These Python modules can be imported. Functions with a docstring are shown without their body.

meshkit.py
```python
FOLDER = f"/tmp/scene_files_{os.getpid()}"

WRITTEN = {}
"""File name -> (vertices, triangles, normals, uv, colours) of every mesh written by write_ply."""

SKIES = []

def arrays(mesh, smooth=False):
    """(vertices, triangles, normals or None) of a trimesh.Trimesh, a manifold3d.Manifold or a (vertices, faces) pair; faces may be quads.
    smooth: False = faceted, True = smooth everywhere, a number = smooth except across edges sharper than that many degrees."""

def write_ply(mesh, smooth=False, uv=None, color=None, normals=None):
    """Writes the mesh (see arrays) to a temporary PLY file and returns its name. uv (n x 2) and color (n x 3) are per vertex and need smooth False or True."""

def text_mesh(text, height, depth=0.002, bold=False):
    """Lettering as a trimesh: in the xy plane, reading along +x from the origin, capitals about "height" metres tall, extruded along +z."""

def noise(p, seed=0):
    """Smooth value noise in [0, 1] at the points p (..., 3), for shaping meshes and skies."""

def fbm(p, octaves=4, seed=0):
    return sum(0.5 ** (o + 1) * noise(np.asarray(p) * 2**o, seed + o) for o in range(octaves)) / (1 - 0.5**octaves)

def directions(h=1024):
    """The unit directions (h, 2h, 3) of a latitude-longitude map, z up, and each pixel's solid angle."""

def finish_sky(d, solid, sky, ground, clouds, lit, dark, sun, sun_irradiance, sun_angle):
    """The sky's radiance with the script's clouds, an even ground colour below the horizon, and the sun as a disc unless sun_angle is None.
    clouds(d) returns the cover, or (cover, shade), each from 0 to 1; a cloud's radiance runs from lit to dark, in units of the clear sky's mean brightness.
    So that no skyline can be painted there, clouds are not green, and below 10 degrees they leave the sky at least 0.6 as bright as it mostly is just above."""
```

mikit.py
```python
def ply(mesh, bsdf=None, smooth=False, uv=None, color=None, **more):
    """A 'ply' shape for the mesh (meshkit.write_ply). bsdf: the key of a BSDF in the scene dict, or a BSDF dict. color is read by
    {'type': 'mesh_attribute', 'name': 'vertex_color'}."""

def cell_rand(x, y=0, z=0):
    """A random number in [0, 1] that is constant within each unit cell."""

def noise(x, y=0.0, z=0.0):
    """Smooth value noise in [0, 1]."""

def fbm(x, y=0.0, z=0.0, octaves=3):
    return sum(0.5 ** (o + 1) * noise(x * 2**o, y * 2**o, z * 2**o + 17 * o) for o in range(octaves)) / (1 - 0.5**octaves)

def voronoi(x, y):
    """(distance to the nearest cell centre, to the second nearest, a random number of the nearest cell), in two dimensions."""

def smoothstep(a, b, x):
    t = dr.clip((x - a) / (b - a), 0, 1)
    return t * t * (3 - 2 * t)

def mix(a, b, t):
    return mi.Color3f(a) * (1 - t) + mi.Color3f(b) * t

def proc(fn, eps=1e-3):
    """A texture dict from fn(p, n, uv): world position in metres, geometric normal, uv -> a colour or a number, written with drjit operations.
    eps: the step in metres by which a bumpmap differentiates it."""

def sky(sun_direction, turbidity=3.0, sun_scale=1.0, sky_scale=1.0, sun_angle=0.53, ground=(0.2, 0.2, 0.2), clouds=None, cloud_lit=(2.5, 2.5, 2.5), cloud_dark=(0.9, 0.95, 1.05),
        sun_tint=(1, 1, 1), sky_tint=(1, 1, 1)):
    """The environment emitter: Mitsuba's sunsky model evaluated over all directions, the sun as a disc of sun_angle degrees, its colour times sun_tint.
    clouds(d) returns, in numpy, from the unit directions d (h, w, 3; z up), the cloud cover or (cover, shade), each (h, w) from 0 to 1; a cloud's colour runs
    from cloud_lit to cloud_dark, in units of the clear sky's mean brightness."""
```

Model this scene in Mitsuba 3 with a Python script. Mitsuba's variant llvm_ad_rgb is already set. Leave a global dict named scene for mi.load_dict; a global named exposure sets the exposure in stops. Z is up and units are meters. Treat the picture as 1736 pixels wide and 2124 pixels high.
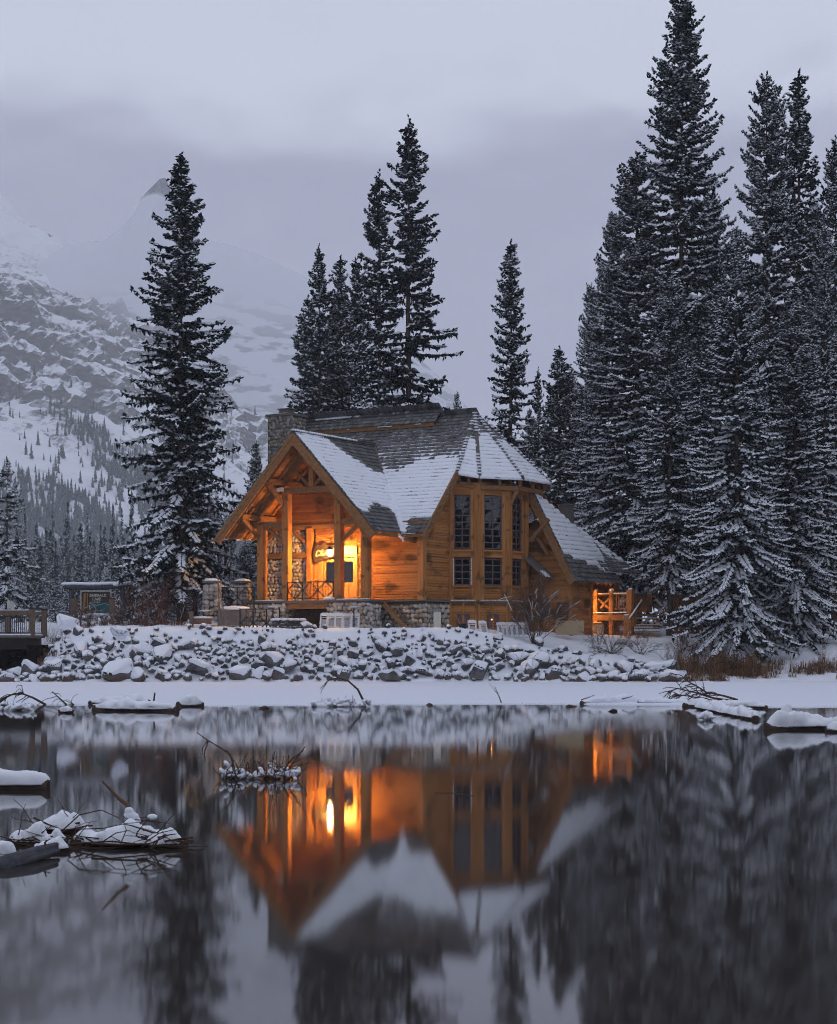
import math, numpy as np, trimesh, shapely, drjit as dr, mitsuba as mi, mikit, meshkit
from shapely.geometry import Polygon, Point
T4 = mi.ScalarTransform4f
# ------------------------------------------------------------------ camera, sky, exposure
F, HZ, CAM_Z = 3800.0, 1350.0, 1.87          # focal length and horizon in 1736 x 2124 picture units, eye height in metres
exposure = 1.3
scene, labels = {}, {}
scene['camera'] = {'type': 'perspective', 'fov': math.degrees(2 * math.atan(868 / F)), 'fov_axis': 'x', 'near_clip': 0.3, 'far_clip': 9000.0,
                   'principal_point_offset_x': 0.0, 'principal_point_offset_y': -(HZ / 2124 - 0.5),
                   'to_world': T4().look_at(origin=[0, 0, CAM_Z], target=[0, 100, CAM_Z], up=[0, 0, 1]),
                   'medium': {'type': 'ref', 'id': 'air'}}


def sm(a, b, x):
    t = np.clip((x - a) / (b - a), 0, 1)
    return t * t * (3 - 2 * t)


def clouds(d):
    el = np.degrees(np.arcsin(np.clip(d[..., 2], -1, 1)))
    az = np.degrees(np.arctan2(d[..., 0], d[..., 1]))
    q = np.stack([az / 6, el / 2.6, el * 0 + 3], -1)
    n = meshkit.fbm(q, 4, 5) - 0.5
    n2 = meshkit.fbm(np.stack([az / 14, el / 7, el * 0 + 9], -1), 4, 11) - 0.5
    n3 = meshkit.fbm(np.stack([az / 2.2 + 3 * n, el / 1.1 + 2 * n2, el * 0 + 21], -1), 4, 17) - 0.5
    shade = .26 * n3 * sm(17, 13, el) + 0.92 * sm(16.2, 12.4, el + 5.2 * n + 3.0 * n2 + 1.6 * n3 - 1.2) * (1 - 0.30 * sm(10.5, 6.0, el + 2 * n)) + 0.10 + 0.35 * n2
    return el * 0 + 1.0, np.clip(shade, 0, 1)


SKY = 0.318
scene['sky'] = mikit.sky((-0.5, -0.6, 0.35), turbidity=3, sun_scale=0.0, sun_angle=40, sky_scale=1.0, ground=(0.3, 0.3, 0.33), clouds=clouds,
                         cloud_lit=(SKY * 10.6, SKY * 11.4, SKY * 13.7), cloud_dark=(SKY * 5.9, SKY * 6.25, SKY * 8.5))
rng = np.random.default_rng(7)


# ------------------------------------------------------------------ helpers
def at(px, py, Y):
    return np.array([(px - 868) / F * Y, Y, CAM_Z + (HZ - py) / F * Y])


def onwater(px, py, z=0.0):
    Y = (CAM_Z - z) * F / (py - HZ)
    return np.array([(px - 868) / F * Y, Y, z])


def key_for(name):
    if name not in scene and name not in labels:
        return name
    k = 1
    while f'{name}_{k:03d}' in scene or f'{name}_{k:03d}' in labels:
        k += 1
    return f'{name}_{k:03d}'


_count = {}


def numbered(name):
    k = _count.get(name, 0)
    _count[name] = k + 1
    return name if k == 0 else f'{name}_{k:03d}'


class MB:
    def __init__(self):
        self.v, self.f, self.c, self.n = [], [], [], 0

    def add(self, v, f, c=None):
        v, f = np.asarray(v, float), np.asarray(f, int)
        if f.shape[1] == 4:
            f = np.vstack([f[:, [0, 1, 2]], f[:, [0, 2, 3]]])
        self.v.append(v)
        self.f.append(f + self.n)
        self.c.append(np.broadcast_to(np.asarray(c if c is not None else (1, 1, 1), float), (len(v), 3)))
        self.n += len(v)
        return self

    def box(self, c, s, ax=None, col=None):
        s = np.asarray(s, float) / 2
        q = np.array([[x, y, z] for x in (-1, 1) for y in (-1, 1) for z in (-1, 1)], float) * s
        ax = np.eye(3) if ax is None else np.asarray(ax, float)
        return self.add(np.asarray(c, float) + q @ ax, [[0, 1, 3, 2], [4, 6, 7, 5], [0, 4, 5, 1], [2, 3, 7, 6], [0, 2, 6, 4], [1, 5, 7, 3]], col)

    def beam(self, p0, p1, w, h, up=(0, 0, 1), col=None):
        p0, p1 = np.asarray(p0, float), np.asarray(p1, float)
        d = p1 - p0
        L = np.linalg.norm(d)
        d = d / L
        up = np.asarray(up, float)
        if abs(d @ up) > 0.97:
            up = np.array([1.0, 0, 0]) if abs(d[0]) < .9 else np.array([0, 1.0, 0])
        s = np.cross(d, up)
        s /= np.linalg.norm(s)
        u = np.cross(s, d)
        return self.box((p0 + p1) / 2, (L, w, h), [d, s, u], col)

    def tube(self, pts, rad, k=6, col=None, cap=True):
        p = np.asarray(pts, float)
        r = np.broadcast_to(np.asarray(rad, float), (len(p),))
        t = np.gradient(p, axis=0)
        t /= np.linalg.norm(t, axis=1, keepdims=True) + 1e-12
        a = np.cross(t, np.where(np.abs(t[:, 2:]) < 0.9, [0, 0, 1.0], [1.0, 0, 0]))
        a /= np.linalg.norm(a, axis=1, keepdims=True) + 1e-12
        b = np.cross(t, a)
        g = np.arange(k) * 2 * np.pi / k
        v = p[:, None] + r[:, None, None] * (np.cos(g)[None, :, None] * a[:, None] + np.sin(g)[None, :, None] * b[:, None])
        i, j = np.meshgrid(np.arange(len(p) - 1), np.arange(k), indexing='ij')
        q = np.stack([i * k + j, i * k + (j + 1) % k, (i + 1) * k + (j + 1) % k, (i + 1) * k + j], -1).reshape(-1, 4)
        f = np.vstack([q[:, [0, 2, 1]], q[:, [0, 3, 2]]])
        v = v.reshape(-1, 3)
        if cap:
            n = len(v)
            v = np.vstack([v, p[:1], p[-1:]])
            jj = np.arange(k)
            f = np.vstack([f, np.stack([jj * 0 + n, (jj + 1) % k, jj], 1)[:, [0, 2, 1]], np.stack([jj * 0 + n + 1, n - k + jj, n - k + (jj + 1) % k], 1)[:, [0, 2, 1]]])
        return self.add(v, f, col)

    def sphere(self, c, r, ax=None, base=None, col=None):
        v, f = base if base is not None else BALL
        q = v * np.asarray(r, float)
        if ax is not None:
            q = q @ np.asarray(ax, float)
        return self.add(np.asarray(c, float) + q, f, col)

    def get(self):
        return np.vstack(self.v), np.vstack(self.f)

    def colors(self):
        return np.vstack(self.c)

    def move(self, M):
        self.v = [v @ M[:3, :3].T + M[:3, 3] for v in self.v]
        return self


_oct = trimesh.Trimesh([[1, 0, 0], [-1, 0, 0], [0, 1, 0], [0, -1, 0], [0, 0, 1], [0, 0, -1]], [[0, 2, 4], [2, 1, 4], [1, 3, 4], [3, 0, 4], [2, 0, 5], [1, 2, 5], [3, 1, 5], [0, 3, 5]])


def ball(n):
    m = _oct.copy()
    for _ in range(n):
        m = m.subdivide()
        m.vertices /= np.linalg.norm(m.vertices, axis=1, keepdims=True)
    return np.array(m.vertices), np.array(m.faces)


BALL1, BALL, BALL3 = ball(1), ball(2), ball(3)
_I = trimesh.creation.icosphere(subdivisions=3)
ICO3 = (np.array(_I.vertices), np.array(_I.faces))


def put(key, mb, bsdf, smooth=False, color=False, **kw):
    """ONE entry of the scene: a thing, or (key thing__part) a part."""
    m = mb.get() if isinstance(mb, MB) else mb
    scene[key] = mikit.ply(m, bsdf, smooth=smooth, color=mb.colors() if color else None, **kw)
    return key


def tag(key, label=None, cat=None, group=None, kind=None):
    e = labels.setdefault(key, {})
    for k, x in (('label', label), ('category', cat), ('group', group), ('kind', kind)):
        if x:
            e[k] = x
    return key


# ------------------------------------------------------------------ materials
def bsdf(key, d):
    scene[key] = {'type': 'twosided', 'bsdf': d}


def diffuse(c):
    return {'type': 'diffuse', 'reflectance': {'type': 'rgb', 'value': list(c)}}


def paint(c, rough=0.5, metal=0.0, spec=0.3):
    return {'type': 'principled', 'base_color': {'type': 'rgb', 'value': list(c)}, 'roughness': rough, 'metallic': metal, 'specular': spec}


def wood_h(p, n, uv):
    row = mikit.cell_rand(dr.floor(p.z / 0.145), dr.floor((p.x * .85 - p.y * .53) / 3.1))
    grain = mikit.fbm(p.x * 1.3, p.y * 1.3, p.z * 55, 3)
    blot = mikit.smoothstep(0.50, 0.72, mikit.fbm(p.x * 0.9 + 4, p.y * 0.9, p.z * 1.3 + 3, 4))
    c = mikit.mix((0.26, 0.108, 0.034), (0.58, 0.262, 0.088), dr.clip(0.62 * row + 0.8 * grain - 0.2, 0, 1))
    return mikit.mix(c, (0.075, 0.040, 0.020), 0.8 * blot)


def wood_v(p, n, uv):
    g = mikit.fbm(p.x * 16, p.y * 16, p.z * 0.9, 3)
    k = mikit.smoothstep(0.62, 0.75, mikit.fbm(p.x * 3, p.y * 3, p.z * 2.2, 2))
    c = mikit.mix((0.25, 0.108, 0.036), (0.55, 0.250, 0.086), g)
    return mikit.mix(c, (0.10, 0.058, 0.03), 0.7 * k)


def wood_t(p, n, uv):
    g = mikit.fbm(p.x * 9, p.y * 9, p.z * 9, 4)
    return mikit.mix((0.20, 0.102, 0.046), (0.30, 0.152, 0.068), mikit.smoothstep(.25, .75, g))


def rock_c(p, n, uv):
    g = mikit.fbm(p.x * 2.1, p.y * 2.1, p.z * 2.1, 4)
    s = mikit.fbm(p.x * 14, p.y * 14, p.z * 14, 2)
    c = mikit.mix((0.050, 0.050, 0.056), (0.155, 0.15, 0.155), mikit.smoothstep(.3, .7, .6 * g + .4 * s))
    return mikit.mix(c, (0.17, 0.115, 0.085), 0.8 * mikit.smoothstep(1.1, 0.35, p.z + .5 * g))


def bark_c(p, n, uv):
    g = mikit.fbm(p.x * 9, p.y * 9, p.z * 2.5, 3)
    return mikit.mix((0.035, 0.026, 0.022), (0.13, 0.095, 0.078), g)


def mount_c(p, n, uv):
    big = mikit.fbm(p.x * .012, p.y * .012, p.z * .02, 4)
    mid = mikit.fbm(p.x * .05, p.y * .05, p.z * .12, 4)
    fine = mikit.fbm(p.x * .22, p.y * .22, p.z * .45, 3)
    steep = mikit.smoothstep(0.72, 0.46, n.z + 0.30 * (mid - .5) + 0.30 * (fine - .5) + .2 * (big - .5)) * mikit.smoothstep(85, 150, p.z) * mikit.smoothstep(345, 262, p.z + 60 * (big - .5) + .35 * (p.x + 240))
    brush = mikit.smoothstep(.53, .66, .5 * fine + .5 * mid) * mikit.smoothstep(150, 30, p.z) * .7
    rock = mikit.mix((0.045, 0.047, 0.056), (0.15, 0.138, 0.135), fine)
    c = mikit.mix((0.70, 0.72, 0.77), rock, dr.clip(steep, 0, 1))
    return mikit.mix(c, (.09, .09, .10), brush)


def far_c(p, n, uv):
    fine = mikit.fbm(p.x * .06, p.y * .06, p.z * .12, 3)
    r = mikit.smoothstep(436, 446, p.z + 14 * (fine - .5)) * .9 + .45 * mikit.smoothstep(.48, .62, fine) * mikit.smoothstep(330, 270, p.z)
    return mikit.mix((0.60, 0.62, 0.68), (0.09, 0.09, 0.11), dr.clip(r, 0, 1))


def snow_bump(p, n, uv):
    return 0.035 * mikit.fbm(p.x * 3, p.y * 3, p.z * 3, 3)


SNOW = (0.80, 0.825, 0.88)
bsdf('m_snow', diffuse(SNOW))
bsdf('m_snow_ground', {'type': 'bumpmap', 'arbitrary': mikit.proc(snow_bump, 0.02), 'scale': 1.0, 'bsdf': diffuse(SNOW)})
bsdf('m_ice', diffuse((0.70, 0.725, 0.80)))
for k, fn in (('m_siding', wood_h), ('m_post', wood_v), ('m_timber', wood_t), ('m_rock', rock_c), ('m_bark', bark_c), ('m_mountain', mount_c), ('m_far_mountain', far_c)):
    bsdf(k, {'type': 'diffuse', 'reflectance': mikit.proc(fn)})
bsdf('m_vcol', {'type': 'diffuse', 'reflectance': {'type': 'mesh_attribute', 'name': 'vertex_color'}})
bsdf('m_mortar', diffuse((0.10, 0.09, 0.082)))
bsdf('m_oldwood', {'type': 'diffuse', 'reflectance': mikit.proc(lambda p, n, uv: mikit.mix((0.085, 0.062, 0.048), (0.20, 0.145, 0.108), mikit.fbm(p.x * 9, p.y * 9, p.z * 5, 3)))})
bsdf('m_seat', diffuse((0.36, 0.36, 0.37)))
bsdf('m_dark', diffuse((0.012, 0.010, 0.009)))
bsdf('m_iron', paint((0.012, 0.012, 0.014), 0.45))
bsdf('m_frame', paint((0.11, 0.078, 0.082), 0.5))
bsdf('m_white', paint((0.72, 0.73, 0.75), 0.5))
bsdf('m_greywood', diffuse((0.15, 0.135, 0.125)))
bsdf('m_cream', paint((0.50, 0.41, 0.27), 0.6))
bsdf('m_door', paint((0.36, 0.20, 0.075), 0.5))
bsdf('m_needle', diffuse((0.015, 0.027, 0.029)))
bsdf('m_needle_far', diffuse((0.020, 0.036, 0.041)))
bsdf('m_twig', diffuse((0.085, 0.058, 0.045)))
bsdf('m_twig_red', diffuse((0.11, 0.062, 0.05)))
bsdf('m_grass', diffuse((0.17, 0.095, 0.052)))
bsdf('m_log', {'type': 'diffuse', 'reflectance': mikit.proc(bark_c)})
bsdf('m_sign', paint((0.05, 0.032, 0.022), 0.5))
bsdf('m_teal', paint((0.012, 0.085, 0.09), 0.5))
bsdf('m_signpale', paint((0.50, 0.52, 0.48), 0.5))
bsdf('m_goldpaint', paint((0.25, 0.14, 0.05), 0.5))
bsdf('m_tin', paint((0.35, 0.35, 0.37), 0.4, 0.6))
scene['m_pane'] = {'type': 'thindielectric', 'int_ior': 1.5}
scene['m_water'] = {'type': 'roughplastic', 'distribution': 'beckmann', 'alpha': 0.0023, 'int_ior': 1.72, 'nonlinear': False,
                    'diffuse_reflectance': {'type': 'rgb', 'value': [0.034, 0.027, 0.024]}}


def grid_mesh(xs, ys, zf):
    X, Y = np.meshgrid(xs, ys)
    Z = zf(X, Y)
    nx = len(xs)
    i, j = np.meshgrid(np.arange(len(ys) - 1), np.arange(nx - 1), indexing='ij')
    q = np.stack([i * nx + j, i * nx + j + 1, (i + 1) * nx + j + 1, (i + 1) * nx + j], -1).reshape(-1, 4)
    return np.stack([X, Y, Z], -1).reshape(-1, 3), np.vstack([q[:, [0, 1, 2]], q[:, [0, 2, 3]]])


def fb(x, y, z=0.0, s=1.0, o=4, seed=0):
    x, y = np.broadcast_arrays(np.asarray(x, float), np.asarray(y, float))
    return meshkit.fbm(np.stack([x * s, y * s, x * 0 + z], -1), o, seed) - 0.5


# ------------------------------------------------------------------ ground, ice, water, mountains
def shore(x):
    return 93.0 + 0.5 * np.sin(x * .35) + 1.2 * sm(9, 16, x) + 0.5 * sm(-12, -20, x)


def ground_z(x, y):
    x, y = np.asarray(x, float), np.asarray(y, float)
    ys = shore(x)
    top = 2.85 - 1.35 * sm(1.5, 9.5, x) + 0.0 * x
    w = 4.0 + 3.5 * sm(9, 15, x)
    t = np.clip((y - ys) / w, -1, 1.0)
    bank = np.where(t < 0, t * 1.5, np.clip(t, 0, 1) ** 0.85)
    z = 0.22 + bank * top - .20 * sm(.03, .12, t) * sm(.95, .75, t)
    back = sm(97.5, 108, y)
    zl = 3.55 + 0.02 * (y - 105) * sm(105, 200, y)
    zr = 2.85 + 0.0 * y + 0.9 * sm(106, 125, y)
    zt = zl * (1 - sm(5, 12, x)) + zr * sm(5, 12, x)
    z = np.where(t >= 0, z * (1 - back) + np.maximum(zt, z) * back, z)
    z = np.where((np.abs(x - 3) < 9) & (y > 97), np.minimum(z, np.maximum(3.1 - .045 * np.maximum(x - 3, 0) * sm(97, 104, y), 0)), z)
    # creek under the footbridge, on the left
    ch = sm(-18.3, -20.6, x + .8 * np.sin(y * .8)) * sm(95.6, 97.6, y) * sm(110, 106.5, y)
    z = z * (1 - ch) - 0.6 * ch
    low = sm(-16.5, -21, x) * sm(98, 96, y)
    z = z * (1 - .72 * low)
    z = z + np.where(t > .02, 0.16 * fb(x, y, s=.9, seed=3) + 0.10 * fb(x, y, s=2.3, seed=4), 0)
    return z


xs = np.concatenate([-np.geomspace(900, 31, 18), np.arange(-30, 30.01, .22), np.geomspace(31, 900, 18)])
ysg = np.concatenate([np.arange(91, 112, .2), np.arange(112, 140, 1.2), np.geomspace(142, 2190, 22)])
put('ground', grid_mesh(xs, ysg, ground_z), 'm_snow_ground', smooth=True)
tag('ground', kind='structure')


def ice_edge(x):
    return 63.6 + 1.2 * np.sin(x * .23 + 1) + 3.2 * fb(x, x * 0, s=.25, seed=8) + 1.2 * fb(x, x * 0, s=1.1, seed=9) - 1.5 * sm(7, 14, x) + 2.5 * sm(-9, -15, x)


XI = np.concatenate([-np.geomspace(240, 26, 10), np.arange(-25.5, 25.6, .25), np.geomspace(26, 240, 10)])
tt = np.concatenate([[-0.004, 0.0, .004, .012, .03], np.linspace(.06, 1, 24)])
e = ice_edge(XI)
YY = e[None] + tt[:, None] * (94.5 - e)[None]
XX = np.broadcast_to(XI, YY.shape)
ZZ = np.where(tt[:, None] < 0, -.05, np.where(tt[:, None] == 0, .018, .05 + .25 * np.maximum(tt[:, None], 0) ** .8)) + np.where(tt[:, None] > .02, 0.03 * fb(XX, YY, s=.35, seed=2), 0)
n = len(XI)
i, j = np.meshgrid(np.arange(len(tt) - 1), np.arange(n - 1), indexing='ij')
q = np.stack([i * n + j, i * n + j + 1, (i + 1) * n + j + 1, (i + 1) * n + j], -1).reshape(-1, 4)
put('ice_sheet', (np.stack([XX, YY, ZZ], -1).reshape(-1, 3), np.vstack([q[:, [0, 1, 2]], q[:, [0, 2, 3]]])), 'm_ice', smooth=True)
tag('ice_sheet', kind='structure')
put('lake_water', (np.array([[-400, -60, 0], [400, -60, 0], [400, 112, 0], [-400, 112, 0.0]]), np.array([[0, 1, 2], [0, 2, 3]])), 'm_water')
tag('lake_water', kind='structure')


def mountain_z(x, y):
    w = 22 * fb(x, y, s=.006, seed=21) + 16 * fb(x, y, s=.02, seed=22)
    s = .45 * -x + .35 * y - 384 + w
    crest = 199 + np.maximum(-126 - x, (-126 - x) * 1.6) * .72 + 26 * fb(x, y * .2, s=.012, seed=28) + 14 * fb(x, y, s=.05, seed=29) - .25 * np.maximum(y - 1560, 0)
    lo = 150 + 60 * fb(x, y, s=.006, seed=23)
    wx, wy = x + 60 * fb(x, y, s=.01, seed=71), y + 60 * fb(x, y, s=.01, seed=72)
    rid = lambda sc, sd: 1 - 2 * np.abs(fb(wx * .8 + wy * .3, wy, s=sc, o=3, seed=sd))
    m = sm(lo - 30, lo + 35, s)
    crag = 58 * (rid(.0085, 73) - .75) + 34 * (rid(.022, 74) - .75) + 15 * (rid(.06, 75) - .75) + 8 * fb(x, y, s=.16, o=3, seed=76)
    zz_ = s + crag * m * 1.15 * (1 - .7 * sm(270, 350, s))
    dip = (zz_ + .22 * x + 14 * fb(x, y, s=.012, seed=78)) / 26.0
    fr = dip - np.floor(dip)
    z = zz_ + m * 9 * (1 - sm(240, 320, s)) * (sm(.2, .7, fr) - fr) * sm(-.15, .2, fb(x, y, s=.010, seed=79))
    z = z + 1.2 * fb(x, y, s=.1, seed=27)
    z = np.minimum(z, crest + .12 * (z - crest))
    return np.maximum(z * sm(850, 930, y), -8)


xm = np.concatenate([np.arange(-900, -540, 12), np.arange(-540, -30, 2.6), np.arange(-30, 120, 10)])
ym = np.concatenate([np.arange(840, 1700, 3.2), np.arange(1700, 1900, 12)])
put('mountain', grid_mesh(xm, ym, mountain_z), 'm_mountain', smooth=True)
tag('mountain', kind='structure')


def far_z(x, y):
    ax = np.abs(x + 249)
    pk = 34 * np.maximum(0, 1 - ax / 24) + 20 * np.maximum(0, 1 - np.abs(x + 268) / 34)
    back = np.sqrt((y - 1800) ** 2 + 45.0 ** 2) - 45
    z = 411 + 1.35 * pk * np.exp(-back / 60) - .10 * np.maximum(x + 249, 0) - .0016 * np.maximum(x + 249, 0) ** 2 - .16 * np.maximum(-249 - x, 0) - .30 * back - .0024 * back ** 2 + 7 * fb(x, y * .3, s=.03, seed=31) * (ax < 60) + 3 * fb(x, y, s=.03, seed=36)
    return np.maximum(z, -8)


put('far_mountain', grid_mesh(np.arange(-520, 260, 4.0), np.arange(1400, 2201, 6.0), far_z), 'm_far_mountain', smooth=True)
tag('far_mountain', kind='structure')
scene['air'] = {'type': 'homogeneous', 'albedo': {'type': 'rgb', 'value': [0.95, 0.95, 0.965]}, 'sigma_t': 0.00025}
scene['haze'] = {'type': 'cube', 'to_world': T4().translate([0, 1085, 238]).scale([1200, 1165, 241]), 'bsdf': {'type': 'null'}, 'interior': {'type': 'ref', 'id': 'air'}}
tag('haze', kind='stuff')
# ------------------------------------------------------------------ conifers
def spruce(seed, H, R, base=0.04, power=0.85, gap=0.42, sparse=0.0, droop=0.35, snow=1.0, node=0.17, tw=1.0, hang=0.5, lean=0.0, rad=None, core=0.35, irr=0.25, thj=7):
    """trunk, needles and snow of one tree standing at the origin"""
    g = np.random.default_rng(seed)
    rad = rad or 0.012 * H + .02
    zt = np.linspace(0, H, 14)
    wob = np.cumsum(g.normal(0, .03, 14)) * H / 40
    tx = lambda z: np.interp(z, zt, wob + lean * (zt / H) ** 1.3)
    trunk = MB().tube(np.stack([tx(zt), zt * 0, zt], 1), .72 * rad * np.clip(1 - zt / H, 0.03, 1) ** .8 + .0 + .25 * rad * np.exp(-zt / .5), 9)
    P, D, LN, SN, HG, WD = [], [], [], [], [], []
    z = H * base
    zone = g.uniform(0, 100)
    while z < H - .25:
        t = z / H
        env = R * min(1.0, ((1 - t) ** power) * 1.10 + .02) * (0.80 + 0.4 * sm(base, base + .12, t))
        k = max(3, int(g.integers(4, 8) - 2 * t))
        for _ in range(k):
            az = g.uniform(0, 2 * np.pi)
            bf = g.uniform(.25, 1.25)
            sec = meshkit.noise(np.array([np.cos(az) * 1.3 + zone, np.sin(az) * 1.3, z * .42]), seed)
            if g.random() < sparse * (.4 + 1.2 * (sec < .45)):
                continue
            L = env * np.clip(g.normal(.88, irr * .5) + irr * 1.6 * (sec - .5), .30, 1.25)
            if L < .12:
                L = .12
            n = max(2, int(L / node))
            s = (np.arange(n) + .6) / n
            th = np.radians(-16 + 46 * t ** 1.5 + g.normal(0, thj))
            zz = L * (s * np.tan(th) - droop * s ** 2 * (1 - .7 * t) + .55 * droop * s ** 3.5)
            dirh = np.array([np.cos(az), np.sin(az), 0])
            bp = np.array([tx(z), 0, z]) + s[:, None] * L * dirh + zz[:, None] * np.array([0, 0, 1.0])
            if L > .9:
                trunk.tube(np.vstack([[tx(z), 0, z], bp[::max(1, n // 4)], bp[-1:]]), np.linspace(.012 + .009 * L, .006, len(bp[::max(1, n // 4)]) + 2), 3, cap=False)
            slope = np.gradient(zz, s * L + 1e-9) if n > 1 else np.zeros(n)
            fwd = np.stack([dirh[0] + slope * 0, dirh[1] + slope * 0, slope], 1)
            fwd /= np.linalg.norm(fwd, axis=1, keepdims=True)
            sd = np.array([-dirh[1], dirh[0], 0])
            keep = s > (core if L > 1.2 else 0) * g.random(n)
            ex = s ** .7 * bf * (0.55 + .9 * sec)
            for sgn in (-1, 1):
                a = np.radians(g.uniform(38, 72, n))
                d = fwd * np.cos(a)[:, None] + sgn * sd * np.sin(a)[:, None] + np.array([0, 0, -1.0]) * g.uniform(.05, .45, n)[:, None]
                ln = tw * (.16 + .34 * (1 - s ** 1.5) * min(1, L / 2.2)) * g.uniform(.6, 1.3, n) + .05
                P.append(bp[keep]); D.append(d[keep]); LN.append(ln[keep]); SN.append(ex[keep]); HG.append(np.zeros(keep.sum())); WD.append(np.ones(keep.sum()))
            nt = 4 if L > .7 else 2
            P.append(bp[-1:] + (bp[-2:-1] - bp[-1:]) * g.uniform(0, 1.5, (nt, 1))); D.append(fwd[-1] * .8 + g.normal(0, .45, (nt, 3)) + [0, 0, .12]); LN.append(tw * g.uniform(.14, .30, nt)); SN.append(np.full(nt, bf)); HG.append(np.zeros(nt)); WD.append(np.full(nt, 1.2))
            m = g.random(n) < hang
            dn = np.stack([g.normal(0, .25, n), g.normal(0, .25, n), -np.ones(n)], 1)
            P.append(bp[m] + g.normal(0, .06, (m.sum(), 3))); D.append(dn[m]); LN.append(tw * g.uniform(.15, .50, n)[m] * (1 - .5 * t)); SN.append(np.zeros(m.sum())); HG.append(np.ones(m.sum())); WD.append(np.full(m.sum(), .8))
        z += gap * g.uniform(.55, 1.35) * (1 - .45 * t)
    zt2 = np.arange(H - .9, H + .1, .12)
    P.append(np.stack([tx(zt2), zt2 * 0, zt2], 1)); D.append(np.stack([g.normal(0, .5, len(zt2)), g.normal(0, .5, len(zt2)), np.ones(len(zt2))], 1)); LN.append(np.full(len(zt2), .25)); SN.append(np.zeros(len(zt2))); HG.append(np.zeros(len(zt2))); WD.append(np.ones(len(zt2)))
    P, D, LN, SN, HG, WD = np.vstack(P), np.vstack(D), np.concatenate(LN), np.concatenate(SN), np.concatenate(HG), np.concatenate(WD)
    D = D / np.linalg.norm(D, axis=1, keepdims=True)
    w = np.cross(D, [0, 0, 1.0])
    w /= np.linalg.norm(w, axis=1, keepdims=True) + 1e-9
    up = np.cross(w, D)
    wd = (.062 + .13 * LN)[:, None] * WD[:, None] * tw ** .5
    tip = P + D * LN[:, None]
    mid = P + D * (LN * .45)[:, None]
    N = len(P)
    v = np.stack([P, mid + w * wd, tip, mid - w * wd, mid + up * wd * .45, mid - up * wd * .75], 1).reshape(-1, 3)
    b = (np.arange(N) * 6)[:, None]
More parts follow.
